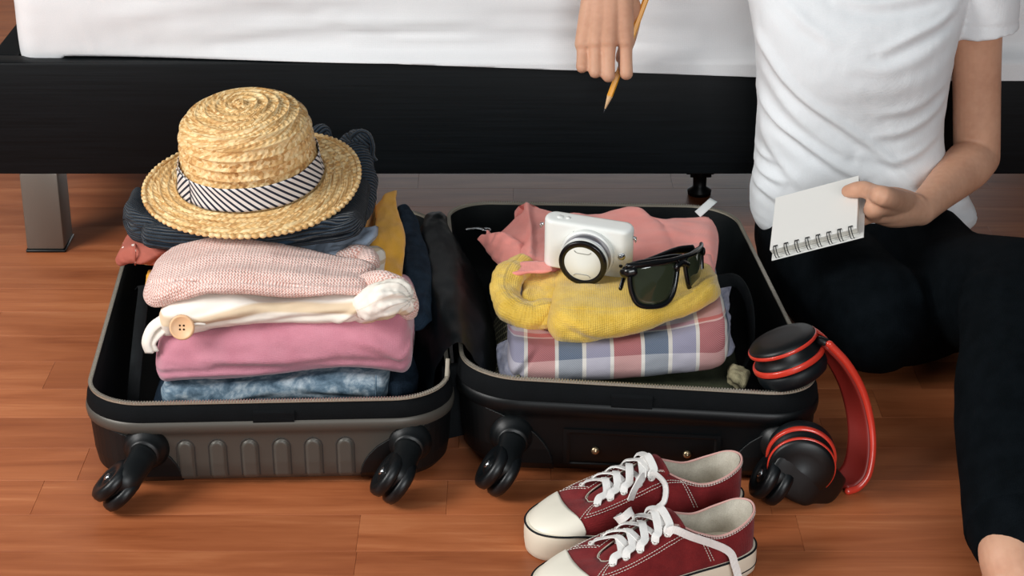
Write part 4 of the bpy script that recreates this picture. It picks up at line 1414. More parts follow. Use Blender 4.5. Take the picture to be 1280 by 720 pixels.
# the strip is slightly dished
N = vnormals(*grid(P)[:2]).reshape(P.shape)
if N[30, 5, 0] > 0:
    N = -N
P = P - N * (.0018 * np.sin(np.linspace(0, math.pi, 11)))[None, :, None]
o = ob('headband', grid(P), M_DKRED, hp)
md = o.modifiers.new('thick', 'SOLIDIFY'); md.thickness = .0055; md.offset = 1 if N[30, 5, 0] > 0 else -1
ob('band_edge', tube(front + N[:, 0] * -.001, .0036, 12, round_ends=4, rn=.0042), M_RED, hp, label='bright red band edge')
ob('band_edge', tube(front + wd - N[:, 0] * .001, .0026, 12, round_ends=4), M_RED, hp, label='bright red band edge')
ob('outer_band', grid(np.array([[p - n * .0062 + wd * (.08 + .84 * j / 6) for j in range(7)] for p, n in zip(front, N[:, 5])])), M_HBLK, hp)


def cup(c, ax, R, name_side):
    c = np.array(c); A = aim(c, ax)
    def L(prof, n=56):
        return xf(lathe(prof, n), A)
    e = ob('ear_cup', L([(0, .010), (R * .90, .010), (R * .93, .012), (R * .93, .0175), (R * .88, .020), (R * .80, .027), (R * .80, .031), (0, .031)]), M_HBLK, hp)
    ob('cup_ring', L([(R * .90, .0105), (R * .985, .0105), (R, .0115), (R, .0155), (R * .985, .0168), (R * .90, .0168)]), M_RED, e, label='glossy red cup ring')
    ob('outer_plate', L([(0, .0305), (R * .86, .0305), (R * .93, .032), (R * .93, .0355), (R * .86, .0385), (R * .55, .0405), (0, .041)]), M_HBLK, e)
    ob('plate_ring', L([(R * .90, .0308), (R * .955, .0308), (R * .965, .0316), (R * .965, .0338), (R * .955, .0345), (R * .90, .0345)]), M_RED, e, label='glossy red plate ring')
    # padded cushion: ring with a sunken middle
    ob('cushion', L([(0, .004), (R * .50, .004), (R * .56, -.003), (R * .66, -.0085), (R * .78, -.010), (R * .90, -.007), (R * .965, -.001), (R * .965, .005), (R * .91, .0095), (R * .7, .0105), (0, .0105)]), M_CUSH, e)
    return e


up_c = atz(991, 462, .126)
axu = unit(np.array((-.37, .10, .92)))
cup(up_c, axu, .0400, 'upper')
low_c = at(1001, 563, 1.884)
axl = unit(np.array((-.10, -.95, -.06)))
lc = cup(low_c, axl, .0375, 'lower')
# broad black arm from the lower cup to the foot of the band, short red arm and black hinge at the top
pc = low_c + axl * .036
arm = cr([pc + np.array((-.012, -.001, .002)), pc + np.array((.010, -.001, -.014)), at(1030, 607, 1.852), at(1046, 613, 1.866), front[-1] + wd * .45], 40)
ob('arm', tube(arm, np.interp(np.linspace(0, 1, 40), [0, .35, .65, 1], [.031, .028, .019, .010]), 20, up=(0, -1, .2), rn=np.interp(np.linspace(0, 1, 40), [0, .3, 1], [.0042, .0042, .0036]), round_ends=4), M_HBLK, hp)
ob('hinge', xf(rbox(.020, .010, .009, .002, 3), aim(front[-1] + wd * .5 + np.array((-.004, 0, .002)), (-.2, .1, 1), wd)), M_HBLK, hp)
pt = up_c + axu * .034
ob('arm', tube(cr([pt + np.array((.026, .004, -.004)), at(1012, 416, 1.945), at(1022, 422, 1.935), at(1028, 428, 1.928)], 20), .0075, 14, up=axu, rn=.0038, round_ends=4), M_RED, hp, label='short red arm')
ob('hinge', tube(cr([at(1026, 427, 1.930), at(1032, 429, 1.922), front[1] * .3 + front[0] * .7 + wd * .4], 10), .0065, 14, rn=.0055, round_ends=4), M_HBLK, hp)

# ------------------------------------------------------------------ canvas sneakers
M_MAROON = fabric('maroon_canvas', lin(104, 26, 30), lin(136, 40, 42), 1900, .45, .1, 60, mapping='Object')
M_RUB = plain('cream_rubber', lin(226, 216, 196), 0.5, 0.35)
M_CAPW = plain('toe_cap_rubber', lin(232, 226, 210), 0.42, 0.4)
M_LACE = fabric('white_lace', lin(226, 224, 220), lin(238, 236, 233), 2200, .4, .05, 60, mapping='Object')
M_SLIN = fabric('canvas_lining', lin(172, 164, 150), lin(206, 200, 186), 1500, .3, 0, 45, mapping='Object')
M_LINE = plain('black_rubber_line', lin(24, 28, 32), 0.6, 0.2)
M_EYE = plain('eyelet_white', lin(214, 210, 204), 0.35, 0.5, .2)
M_PIPE = plain('pink_piping', lin(206, 160, 152), 0.8, 0.1)

HALF = [((.240, 0), (.174, 0, .046)), ((.2345, .0185), (.174, .0045, .046)), ((.218, .0325), (.169, .0090, .048)), ((.194, .0405), (.158, .0115, .0525)),
        ((.164, .0415), (.141, .0130, .0595)), ((.132, .0370), (.119, .0135, .0675)), ((.106, .0330), (.100, .0150, .0735)), ((.082, .0315), (.078, .0215, .0625)),
        ((.056, .0310), (.055, .0245, .0540)), ((.030, .0285), (.031, .0240, .0570)), ((.0095, .0195), (.0100, .0160, .0640)), ((0, 0), (.0025, 0, .0670))]


def flat(path, w, th, up=(0, 0, 1)):
    P = np.asarray(path, float)
    T, S, N = frames(P, up)
    prof = [(-.5, -.5), (-.5, .5), (0, .7), (.5, .5), (.5, -.5), (0, -.3)]
    return grid(np.stack([P + S * (w * a) + N * (th * b) for a, b in prof], 1), False, True, cap=True)


def sneaker(name, label, loc, rz, mirror, seed):
    t = thing(name, label, 'shoe', loc, (0, 0, rz), 'pair of maroon sneakers')
    rng = random.Random(seed)
    full = HALF + [((o[0], -o[1]), (e[0], -e[1], e[2])) for o, e in HALF[-2:0:-1]]
    K = 220
    O = cr([o for o, e in full], K, closed=True)
    E = cr([e for o, e in full], K, closed=True)
    # the last: toes lean inwards
    def lean(x, y):
        return y + mirror * .055 * np.clip(x - .12, 0, None) * np.clip((x - .12) / .12, 0, 1) * 1.0
    O[:, 1] = lean(O[:, 0], O[:, 1]); E[:, 1] = lean(E[:, 0], E[:, 1])
    zs = .0250
    def up(k, v, off=0.0):
        """upper at perimeter index k (float, may be array) and height v (0 sole edge, 1 opening edge)"""
        k = np.asarray(k, float) % K
        i = np.floor(k).astype(int); f = (k - i)[..., None]
        o = O[i % K] * (1 - f) + O[(i + 1) % K] * f; e = E[i % K] * (1 - f) + E[(i + 1) % K] * f
        a = v * math.pi / 2
        c, s_ = np.cos(a) ** .85, np.sin(a) ** .95
        xy = e[..., :2] + (o * .985 + .015 * np.array((.12, 0)) - e[..., :2]) * c[..., None]
        z = zs + (e[..., 2] - zs) * s_
        return np.concatenate([xy, z[..., None]], -1)
    ks = np.arange(K)
    vs = np.linspace(0, 1, 26)
    P = up(ks[:, None] + 0 * vs[None], vs[None] + 0 * ks[:, None])
    wrk = (.0006 * nz(P.reshape(-1, 3), 60, seed)).reshape(P.shape[:2])
    P[..., 2] += wrk * np.sin(np.linspace(0, math.pi, 26))[None]
    V, F, uv = grid(P, True, False)
    Nn = vnormals(V, F)
    ctr = np.array((.12, 0, .03))
    if np.sum((V - ctr) * Nn) < 0:
        Nn = -Nn
    cx = V[:, 0] + 2.2 * V[:, 1] ** 2 * 2.2
    up_o = ob('upper', (V, F, uv), M_MAROON, t, world=False)
    md = up_o.modifiers.new('thick', 'SOLIDIFY'); md.thickness = .0014; md.offset = -1
    def cxf(p):
        return p[..., 0] + 4.8 * p[..., 1] ** 2
    fine = np.linspace(0, 1, 60)
    ck = [k for k in np.linspace(-K * .16, K * .16, 161) if cxf(up(k, np.array(0.0))) > .1995]
    rowsC = []
    for k in ck:
        pp = up(np.full(60, k), fine)
        val = cxf(pp)
        vstar = fine[np.max(np.nonzero(val > .1990))] if np.any(val > .1990) else 0.0
        i_ = int(vstar * 59)
        if i_ < 59:
            vstar += (val[i_] - .1990) / max(1e-6, val[i_] - val[i_ + 1]) / 59
        rowsC.append(up(np.full(22, k), np.linspace(0, min(vstar, 1), 22)))
    gc = grid(np.array(rowsC))
    Nc = vnormals(gc[0], gc[1])
    if np.sum((gc[0] - ctr) * Nc) < 0:
        Nc = -Nc
    Vc = gc[0] + Nc * .0016
    c_o = ob('toe_cap', (Vc, gc[1], gc[2]), M_CAPW, t, world=False, label='white rubber toe cap')
    md = c_o.modifiers.new('thick', 'SOLIDIFY'); md.thickness = .0022; md.offset = -1
    # lining and insole
    ins = np.column_stack([O * .93 + np.array((.0085, 0)), np.full(K, .020)])
    Q = []
    for v in np.linspace(0, 1, 10):
        q = E * (1 - v) + ins * v
        q[:, :2] = q[:, :2] * 1.0
        inset = unit(np.column_stack([np.array((.12, 0)) - E[:, :2]]))
        q[:, :2] += inset * .0022 * math.sin(math.pi * min(v + .35, 1))
        q[:, 2] -= .0005 if v > 0 else -.0003
        Q.append(q)
    ob('lining', grid(np.array(Q), False, True), M_SLIN, t, world=False)
    ob('insole', (np.vstack([Q[-1], [[.12, 0, .020]]]), [(i, (i + 1) % K, K) for i in range(K)], np.vstack([O, [[.12, 0]]])), M_SLIN, t, world=False)
    # rubber sole with foxing band, two black lines, bumper texture on the toe
    n2 = unit(np.roll(O, -1, 0) - np.roll(O, 1, 0)); n2 = np.column_stack([n2[:, 1], -n2[:, 0]])
    if np.sum(n2 * (O - np.array((.12, 0)))) < 0:
        n2 = -n2
    toe = np.clip((O[:, 0] - .165) / .04, 0, 1); toe = toe * toe * (3 - 2 * toe)
    top = .0262 + .0058 * toe
    def ringz(off, fz):
        return np.column_stack([O + n2 * np.broadcast_to(off, (K,))[:, None], top * fz])
    tex = .0005 * toe * np.abs(np.sin(np.arange(K) * 1.5))
    rows = [ringz(-.006, 0.0), ringz(-.0005, .0), ringz(.0014, .06), ringz(.0020, .22), ringz(.0022 + tex, .40), ringz(.0022 + tex[::-1], .55), ringz(.0022 + tex, .70), ringz(.0020, .86), ringz(.0012, .97), ringz(-.0008, 1.0), ringz(-.004, .985)]
    so = ob('sole', grid(np.array(rows), False, True, cap=True), M_RUB, t, world=False)
    pts = ringz(.0016, .965); ob('sole_line', tube(pts, .0011, 6, closed=True), M_LINE, so, world=False, label='black line around the sole')
    low = ringz(.0020, .30); low = low[(O[:, 0] < .16)]
    i0 = int(np.argmax(np.linalg.norm(np.diff(low, axis=0), axis=1))) + 1
    ob('sole_line', tube(np.roll(low, -i0, 0), .0008, 6), M_LINE, so, world=False, label='black line around the sole')
    # piping along the collar and white stitch lines
    kk = np.linspace(K * .40, K * .60, 60)  # around the heel
    half_k = lambda c: c / 22.0 * K
    col_k = np.linspace(half_k(6.0), half_k(16.0), 90)
    ob('piping', tube(up(col_k, np.full(90, 1.0)) + np.array((0, 0, .0004)), .0012, 8, round_ends=2), M_PIPE, t, world=False)
    ob('piping', tube(np.vstack([E, E[:1]])[:], .0007, 6), M_SLIN, t, world=False)
    st = G()
    def stitch(kp, vp, step=2):
        p = up(np.asarray(kp), np.asarray(vp))
        nn = unit(p - np.array((.12, 0, .02)))
        p = p + nn * .0009
        L = np.concatenate([[0], np.cumsum(np.linalg.norm(np.diff(p, axis=0), axis=1))])
        m = max(2, int(L[-1] / .0030))
        for j in range(m):
            d0, d1 = L[-1] * j / m, L[-1] * (j + .68) / m
            a = [np.interp(d0, L, p[:, c]) for c in range(3)]; b = [np.interp(d1, L, p[:, c]) for c in range(3)]
            st.add(*tube([a, b], .00042, 4))
    stitch(np.linspace(half_k(7), half_k(15), 120), np.full(120, .90)); stitch(np.linspace(half_k(7), half_k(15), 120), np.full(120, .80))
    for sd in (1, -1):
        f_ = lambda c: half_k(c) if sd > 0 else half_k(22 - c)
        kx = np.array([f_(c) for c in np.linspace(2.6, 6.3, 60)])
        stitch(kx, np.full(60, .955)); 
        for dv in (0, .07):
            kx = np.array([f_(c) for c in np.linspace(2.75, 7.0, 60)])
            stitch(kx, .60 - dv + .28 * np.clip((np.linspace(0, 1, 60) - .72) / .28, 0, 1) ** 1.3)
            stitch(np.array([f_(2.75 - dv * 3)] * 20), np.linspace(.60 - dv, .95, 20))
            stitch(np.array([f_(c) for c in np.linspace(6.95 + dv * 2, 7.6 + dv * 2, 20)]), np.linspace(.85, .12, 20))
    ob('stitching', st, M_THREAD, t, world=False, kind='stuff')
    # tongue
    P = []
    for a in np.linspace(0, 1, 24):
        x = .178 - .086 * a; z = .041 + .034 * a ** 1.05
        w = .015 + .009 * a - .004 * max(0, a - .9) * 10 * .6
        P.append([(x, lean(np.array(x), np.array(w * q)) + 0, z + .0055 * (1 - q * q) - .002) for q in np.linspace(-1, 1, 13)])
    P = np.array(P, float)
    tg = ob('tongue', grid(P), M_MAROON, t, world=False)
    md = tg.modifiers.new('thick', 'SOLIDIFY'); md.thickness = .003
    # eyelets and laces
    cs = [2.95, 3.62, 4.25, 4.90, 5.52]
    def eye(c, sd, v=.80):
        return up(half_k(c) if sd > 0 else half_k(22 - c), np.array(v))
    def nrm_at(c, sd, v=.80):
        k = half_k(c) if sd > 0 else half_k(22 - c)
        du = up(k + 1.0, np.array(v)) - up(k - 1.0, np.array(v)); dv = up(k, np.array(v + .05)) - up(k, np.array(v - .05))
        n_ = np.cross(du, dv); n_ = n_ / np.linalg.norm(n_)
        return n_ if n_[2] > 0 else -n_
    for c in cs:
        for sd in (1, -1):
            p, n_ = eye(c, sd), nrm_at(c, sd)
            ob('eyelet', xf(lathe([(.0014, .0002), (.0018, .0011), (.0027, .0012), (.0032, .0003), (.0032, -.0006)], 18, close=False), aim(p + n_ * .0006, n_)), M_EYE, t, world=False)
    for r, c in enumerate(cs):
        for sd in (1, -1):
            p, n_ = eye(c, sd), nrm_at(c, sd)
            edge = eye(c + .10, sd, .985) + np.array((0, 0, .004))
            last = r == len(cs) - 1
            c2 = cs[r + 1] if not last else c
            far = eye(c2, -sd, .985)
            mid = (edge + far) / 2; mid[2] = max(edge[2], far[2]) + .0045 + rng.uniform(0, .005) + (.003 if sd > 0 else 0)
            pts = [p + n_ * .0006, p + n_ * .0040 + (edge - p) * .35, edge + np.array((0, sd * .002, .0020)), mid, far + np.array((0, 0, .0012)), far * .6 + np.array((far[0], 0, far[2])) * .4 - np.array((0, 0, .003))]
            autosmooth(ob('lace', flat(cr(pts, 34), .0078, .0013, up=(0, 0, 1)), M_LACE, t, world=False), 40)
    return t, eye, nrm_at, cs


RZ = math.radians(199)

def to_local(t, p):
    M = (Matrix.Translation(t.location) @ Matrix.Rotation(t.rotation_euler.z, 4, 'Z')).inverted()
    return np.array(M @ Vector(p))


s1, eye1, n1, cs1 = sneaker('sneaker', 'maroon canvas sneaker with white laces, the one nearer the suitcase wheels', (.2415, 1.8460, 0), RZ, 1, 3)
s2, eye2, n2_, cs2 = sneaker('sneaker', 'maroon canvas sneaker with a long loose lace hanging over its side', (.2425, 1.7480, 0), math.radians(206), -1, 8)
# loose lace ends: one curls on the far shoe, a long one falls over the near shoe's side
for t, eyef, nf, spec in ((s1, eye1, n1, 'curl'), (s2, eye2, n2_, 'drop')):
    sd = 1
    p, n_ = eyef(5.52, sd), nf(5.52, sd)
    if spec == 'drop':
        pts = [p + n_ * .001, p + n_ * .006 + np.array((-.006, .002, .002)), p + n_ * .005 + np.array((-.022, .008, -.006)), np.array((.052, .036, .044)), np.array((.044, .0395, .026)), np.array((.040, .043, .010)), np.array((.034, .052, .0022)), np.array((.030, .075, .0016))]
        autosmooth(ob('lace', flat(cr(pts, 60), .0078, .0013, up=(0, .7, .7)), M_LACE, t, world=False), 40)
        p3 = eyef(4.9, -1)
        pts = [p3 + np.array((0, 0, .004)), p3 + np.array((.004, .006, .014)), p3 + np.array((.010, .014, .022)), p3 + np.array((.020, .016, .018)), p3 + np.array((.022, .006, .010)), p3 + np.array((.010, -.002, .008))]
        autosmooth(ob('lace', flat(cr(pts, 50), .0078, .0013, up=(1, 0, 0)), M_LACE, t, world=False), 40)
    else:
        pts = [p + n_ * .001, p + n_ * .006 + np.array((-.004, .003, .003)), p + n_ * .008 + np.array((-.012, .010, -.008)), p + n_ * .005 + np.array((-.008, .018, -.020)), p + n_ * .004 + np.array((.002, .020, -.026))]
        autosmooth(ob('lace', flat(cr(pts, 40), .0070, .0013, up=(0, .7, .7)), M_LACE, t, world=False), 40)
        p3 = eyef(4.9, 1)
        pts = [p3 + np.array((0, 0, .002)), p3 + np.array((-.004, .004, .012)), p3 + np.array((.002, .010, .014)), p3 + np.array((.010, .013, .004)), p3 + np.array((.014, .012, -.008))]
        autosmooth(ob('lace', flat(cr(pts, 40), .0075, .0013, up=(1, 0, .3)), M_LACE, t, world=False), 40)
# ------------------------------------------------------------------ notebook and pencil
M_PAPER = plain('paper', lin(236, 235, 230), 0.8, 0.15, bump=(600, .05, .0003))
M_PEDGE = plain('paper_edge', lin(206, 203, 194), 0.9, 0.1)
M_COVER = plain('cover_card', lin(226, 226, 222), 0.7, 0.2)
M_WIRE = plain('binding_wire', lin(22, 26, 30), 0.35, 0.5, .4)
FL, FR, BL = at(962, 312, 2.170), at(1071, 284, 2.148), at(984, 243, 2.288)
nu_ = FR - FL; NW = np.linalg.norm(nu_); nu_ = nu_ / NW
nv_ = BL - FL; nv_ = nv_ - nu_ * np.dot(nv_, nu_); NH = np.linalg.norm(nv_); nv_ = nv_ / NH
nn_ = np.cross(nu_, nv_)
NB = Matrix((nu_, nv_, nn_)).transposed().to_4x4(); NB.translation = Vector(FL)
nb_t = thing('notebook', 'white spiral notebook held open on the lap of the seated person', 'notebook')
nb_t.matrix_world = NB
nb_t.location = NB.translation; nb_t.rotation_euler = NB.to_euler()
TKN = .0115
def pt_nb(u, v, w):
    return FL + nu_ * u + nv_ * v + nn_ * w
def at_plane(px, py, off):
    o = np.array((0, 0, 1.08)); d = at(px, py, 1.0) - o
    t = np.dot(FL + nn_ * off - o, nn_) / np.dot(d, nn_)
    return o + d * t
for k in range(4):
    th = .0020
    ob('page_block', rbox(NW - .0006 * k, NH - .001 * k, th * .92, .0004, 1, (NW / 2, NH / 2, -th * (k + .5))), M_PAPER if k == 0 else M_PEDGE, nb_t, world=False, smooth=False)
ob('cover', rbox(NW + .006, NH + .005, .0016, .0005, 1, (NW / 2 + .002, NH / 2 - .004, -TKN)), M_COVER, nb_t, world=False, smooth=False)
ob('page', rbox(NW - .001, NH - .0005, .0004, 0, 1, (NW / 2 + .0006, NH / 2 + .001, -.0094)), M_PAPER, nb_t, world=False, smooth=False)
for k in range(8):
    u = NW * (.065 + .123 * k)
    for du in (-.0016, .0016):
        loop = []
        for a in np.linspace(math.radians(75), math.radians(330), 18):
            loop.append((u + du, .0015 + .0078 * math.cos(a), -.0052 + .0072 * math.sin(a)))
        loop = [(u + du, .0052, .0006)] + [(x, -abs(y) if False else y - .0008, z) for x, y, z in loop]
        ob('wire_loop', tube(cr(loop, 30), .00055, 6), M_WIRE, nb_t, world=False)
    ob('punch_hole', rbox(.0052, .0028, .0003, 0, 1, (u, .0052, .0001)), M_WIRE, nb_t, world=False, smooth=False)

pa, pb = at(816, -24, 2.503), at(754.5, 141, 2.466)
pd = unit(pb - pa); PL = .178
pen = thing('pencil', 'yellow pencil held point down in the dangling hand', 'pencil')
Mp = aim(pb, -pd); pen.location = Mp.translation; pen.rotation_euler = Mp.to_euler()
M_PYEL = plain('pencil_yellow', lin(238, 164, 38), 0.35, 0.45)
M_PWOOD = plain('pencil_wood', lin(222, 184, 140), 0.7, 0.2)
def hexa(prof):
    a = np.arange(6) * math.pi / 3
    return grid(np.array([[(r * math.cos(t), r * math.sin(t), z) for t in a] for r, z in prof]), False, True, cap=True)
ob('barrel', hexa([(.0036, .0215), (.0038, .024), (.0038, PL - .022)]), M_PYEL, pen, world=False, smooth=False)
ob('wood_tip', lathe([(.0009, .005), (.0036, .0225), (.0034, .0235), (0, .0236)], 24), M_PWOOD, pen, world=False, label='sharpened wooden cone')
ob('graphite', lathe([(0, 0), (.0005, .0006), (.0010, .0055), (0, .006)], 14), plain('graphite', lin(40, 42, 46), .4, .4), pen, world=False)
ob('ferrule', lathe([(0, PL - .0222), (.0040, PL - .022), (.0040, PL - .010), (0, PL - .0098)], 20), M_CHROME, pen, world=False)
ob('eraser', lathe([(0, PL - .010), (.0036, PL - .010), (.0036, PL - .002), (.0026, PL), (0, PL)], 20), plain('eraser_pink', lin(214, 132, 128), .8, .1), pen, world=False)

# ------------------------------------------------------------------ person: one skin surface grown over a posed skeleton, clothes over it
def skin_mat():
    m = NT('skin', 0.55, 0.35)
    v = m.coord('Object')
    n = m.noise(v, 16, 3); n2 = m.noise(v, 130, 3)
    f = m.math('ADD', m.math('MULTIPLY', n, .7), m.math('MULTIPLY', n2, .3))
    m.col(m.ramp(f, [(.3, lin(190, 140, 113)), (.6, lin(208, 160, 132))]))
    m.b.inputs['Subsurface Weight'].default_value = .12
    m.b.inputs['Subsurface Radius'].default_value = (.012, .005, .003)
    m.b.inputs['Subsurface Scale'].default_value = 1.0
    m.bump(m.noise(v, 900, 2), .08, .0003)
    return m.m


M_SKIN = skin_mat()
M_NAIL = plain('nail', lin(226, 172, 152), 0.3, 0.45)


def limb(g, pts, radii, n=20, m=40, up=(0.2, 0.3, 1), flat=1.0):
    """tapering limb through joints, rounded ends; flat < 1 squeezes it along 'up'"""
    P = cr(pts, m); r = cr(np.array(radii, float)[:, None], m)[:, 0]
    g.add(*tube(P, r, n, up=up, rn=r * flat, round_ends=6))


def fused(name, g, mat, parent, voxel, smooth_it, disp=None, uv_obj=False):
    """weld overlapping pieces into one continuous surface"""
    me = me_from('tmp', g.V, g.F)
    o = bpy.data.objects.new('tmp', me); COL.objects.link(o)
    bm = bmesh.new(); bm.from_mesh(me); bmesh.ops.recalc_face_normals(bm, faces=bm.faces); bm.to_mesh(me); bm.free()
    md = o.modifiers.new('r', 'REMESH'); md.mode = 'VOXEL'; md.voxel_size = voxel
    if smooth_it:
        ms_ = o.modifiers.new('s', 'SMOOTH'); ms_.iterations = smooth_it; ms_.factor = .5
    dg = bpy.context.evaluated_depsgraph_get()
    ev = o.evaluated_get(dg).to_mesh()
    nv = len(ev.vertices)
    V = np.empty(nv * 3); ev.vertices.foreach_get('co', V); V = V.reshape(-1, 3)
    N = np.empty(nv * 3); ev.vertices.foreach_get('normal', N); N = N.reshape(-1, 3)
    F = [tuple(p.vertices) for p in ev.polygons]
    o.evaluated_get(dg).to_mesh_clear()
    bpy.data.objects.remove(o); bpy.data.meshes.remove(me)
    if disp is not None:
        V = disp(V, N)
    return ob(name, (V, F, V[:, [0, 2]]), mat, parent, recalc=False)


who = thing('person', 'seated person in white t-shirt and black jeans holding pencil and notebook', 'person', (.45, 2.40, 0))

g = G()
# trunk, neck, head (mostly under clothes or above the frame)
limb(g, [(.455, 2.44, .10), (.450, 2.44, .24), (.448, 2.435, .38), (.448, 2.44, .47)], [.095, .088, .095, .075], flat=.8, up=(0, 1, 0))
limb(g, [(.448, 2.44, .46), (.447, 2.43, .53), (.446, 2.425, .585)], [.046, .040, .042])
HC = np.array((.446, 2.405, .655))
limb(g, [HC + np.array((0, .008, -.03)), HC + np.array((0, .012, .035))], [.066, .074])
limb(g, [HC + np.array((0, -.03, -.065)), HC + np.array((0, -.015, .01))], [.040, .062])
limb(g, [HC + np.array((0, -.080, -.020)), HC + np.array((0, -.071, .016))], [.010, .006], m=10)
limb(g, [HC + np.array((-.018, -.068, -.047)), HC + np.array((.018, -.068, -.047))], [.0065, .0065], m=10)
for sx in (-1, 1):
    limb(g, [HC + np.array((sx * .072, .006, -.022)), HC + np.array((sx * .076, .014, .016))], [.008, .012], m=10)
    limb(g, [HC + np.array((sx * .03, -.058, .012)), HC + np.array((sx * .028, -.060, .008))], [.014, .013], m=8)
# her left arm (at the right of the picture)
shl = np.array((.572, 2.430, .455)); elb = at(1221, 196, 2.440); wri = at(1150, 263, 2.275)
limb(g, [(.46, 2.44, .46), (.53, 2.435, .465), shl], [.05, .05, .042])
limb(g, [shl, shl * .5 + elb * .5 + np.array((.002, .004, 0)), elb], [.040, .0315, .0300], m=50, n=28)
fm = elb * .62 + wri * .38
limb(g, [elb, elb * .8 + wri * .2 + np.array((.001, 0, .001)), fm, elb * .25 + wri * .75, wri], [.0300, .0318, .0290, .0222, .0192], m=60, n=28)
# her left hand: palm beside the notebook's right edge, thumb on top, fingers below
e_ = pt_nb(NW + .010, NH * .62, -.010)
mcp = [pt_nb(NW + .012, NH * q, -.020 - .002 * i) for i, q in enumerate((.47, .62, .76, .88))]
for i, p in enumerate(mcp):
    w0 = wri + (p - mcp[1]) * .45
    limb(g, [wri + (p - mcp[1]) * .12, w0 * .45 + p * .55 + np.array((0, 0, .002)), p], [.0175, .0150, .0112])
limb(g, [wri, at(1118, 266, 2.25), at(1096, 266, 2.232)], [.0185, .0185, .0130])
LEN = [.068, .074, .070, .056]
for i, p in enumerate(mcp):
    q1 = p - nu_ * LEN[i] * .5 - nn_ * .004; q2 = q1 - nu_ * LEN[i] * .32 + nn_ * .001; q3 = q2 - nu_ * LEN[i] * .22 + nn_ * .003
    limb(g, [p, q1, q2, q3], [.0104, .0092, .0085, .0072])
t0, t1, t2, t3 = at(1132, 256, 2.262), at_plane(1106, 246, .0115), at_plane(1080, 237, .0100), at_plane(1059.5, 239, .0084)
limb(g, [wri * .6 + t0 * .4, t0, t1, (t1 + t2) / 2, t2, (t2 + t3) / 2 + nn_ * .0005, t3], [.0185, .0165, .0126, .0106, .0104, .0098, .0076], n=24, m=70)
limb(g, [t0, t1 * .5 + mcp[0] * .5, mcp[0]], [.0155, .0135, .0115])
limb(g, [wri, t0 * .5 + mcp[0] * .5 + np.array((0, 0, -.004)), mcp[1]], [.019, .0175, .0125])
thumb_tip, thumb_dir = t3, unit(t3 - t2)
# her right arm: elbow on the mattress edge, forearm and hand hanging down (seen from the back of the hand)
shr = np.array((.300, 2.440, .470)); elr = np.array((.112, 2.625, .560)); wrr = np.array((.1215, 2.488, .400))
limb(g, [(.44, 2.44, .46), (.35, 2.44, .468), shr], [.05, .05, .042])
limb(g, [shr, (shr + elr) / 2 + np.array((0, 0, .01)), elr], [.040, .034, .030], m=50)
limb(g, [elr, elr * .7 + wrr * .3, elr * .3 + wrr * .7, wrr], [.030, .031, .025, .0220], m=60, n=28)
K_ = [at(728.5, 55, 2.470), at(744.5, 53, 2.464), at(761.5, 52, 2.461), at(782.0, 53, 2.464)]
PIP = [at(727.5, 84, 2.452), at(744, 90, 2.446), at(760.5, 95, 2.443), at(783.0, 92, 2.446)]
RK = [.0082, .0087, .0090, .0090]
for i, (k, p) in enumerate(zip(K_, PIP)):
    a = wrr + (k - K_[1] * .5 - K_[2] * .5) * .50
    limb(g, [a + np.array((0, .004, 0)), (a + k) / 2 + np.array((0, -.001, .0)), k], [.0175, .0145, .0108], n=22)
    limb(g, [k + np.array((0, -.0012, .001)), k], [.0102, .0102], m=6)
    mid = (k + p) / 2 + np.array((0, .002, 0))
    limb(g, [k, mid, p], [RK[i] * 1.04, RK[i] * .93, RK[i] * .96], n=20)
    dp = p + np.array((.002 * (1 - i * .7), .026, .006)); tip = dp + np.array((.001, .008, .022))
    limb(g, [p, p * .5 + dp * .5 + np.array((0, 0, -.001)), dp, tip], [RK[i] * .95, RK[i] * .88, RK[i] * .86, RK[i] * .72], n=18)
tb = [wrr + np.array((.016, .006, -.012)), at(789, 12, 2.500), at(786, 46, 2.512), at(777, 72, 2.512)]
limb(g, tb, [.015, .0135, .0105, .0085])
# left foot and shin below the trouser hem
ank = np.array((.482, 1.664, .056))
limb(g, [(.512, 1.80, .092), (.497, 1.72, .070), ank, ank + np.array((.006, -.02, -.018))], [.036, .033, .030, .030], n=24)
limb(g, [ank + np.array((.012, .030, -.034)), ank + np.array((0, -.02, -.028)), ank + np.array((-.025, -.10, -.040)), ank + np.array((-.035, -.15, -.046))], [.024, .030, .024, .0125], n=24)
for i in range(5):
    b0 = ank + np.array((-.052 + .016 * i, -.135 + .006 * i * i * .5, -.048))
    limb(g, [b0, b0 + np.array((-.006, -.022 + .002 * i, -.003)), b0 + np.array((-.010, -.040 + .004 * i, -.004))], [.0115 - .0008 * i, .0098 - .0006 * i, .0075 - .0004 * i])
# hips and the tucked leg (under the jeans)
limb(g, [(.392, 2.43, .078), (.455, 2.45, .085), (.505, 2.43, .080)], [.06, .07, .06])
limb(g, [(.500, 2.41, .078), (.538, 2.27, .074), (.583, 2.08, .138)], [.060, .058, .050])
limb(g, [(.583, 2.08, .138), (.534, 1.90, .115), (.497, 1.72, .070)], [.050, .046, .034])
limb(g, [(.388, 2.41, .074), (.400, 2.29, .074), (.44, 2.17, .078)], [.056, .056, .050])
limb(g, [(.44, 2.17, .080), (.50, 2.21, .055), (.55, 2.25, .045)], [.048, .040, .032])
body_o = fused('body', g, M_SKIN, who, .0019, 4)
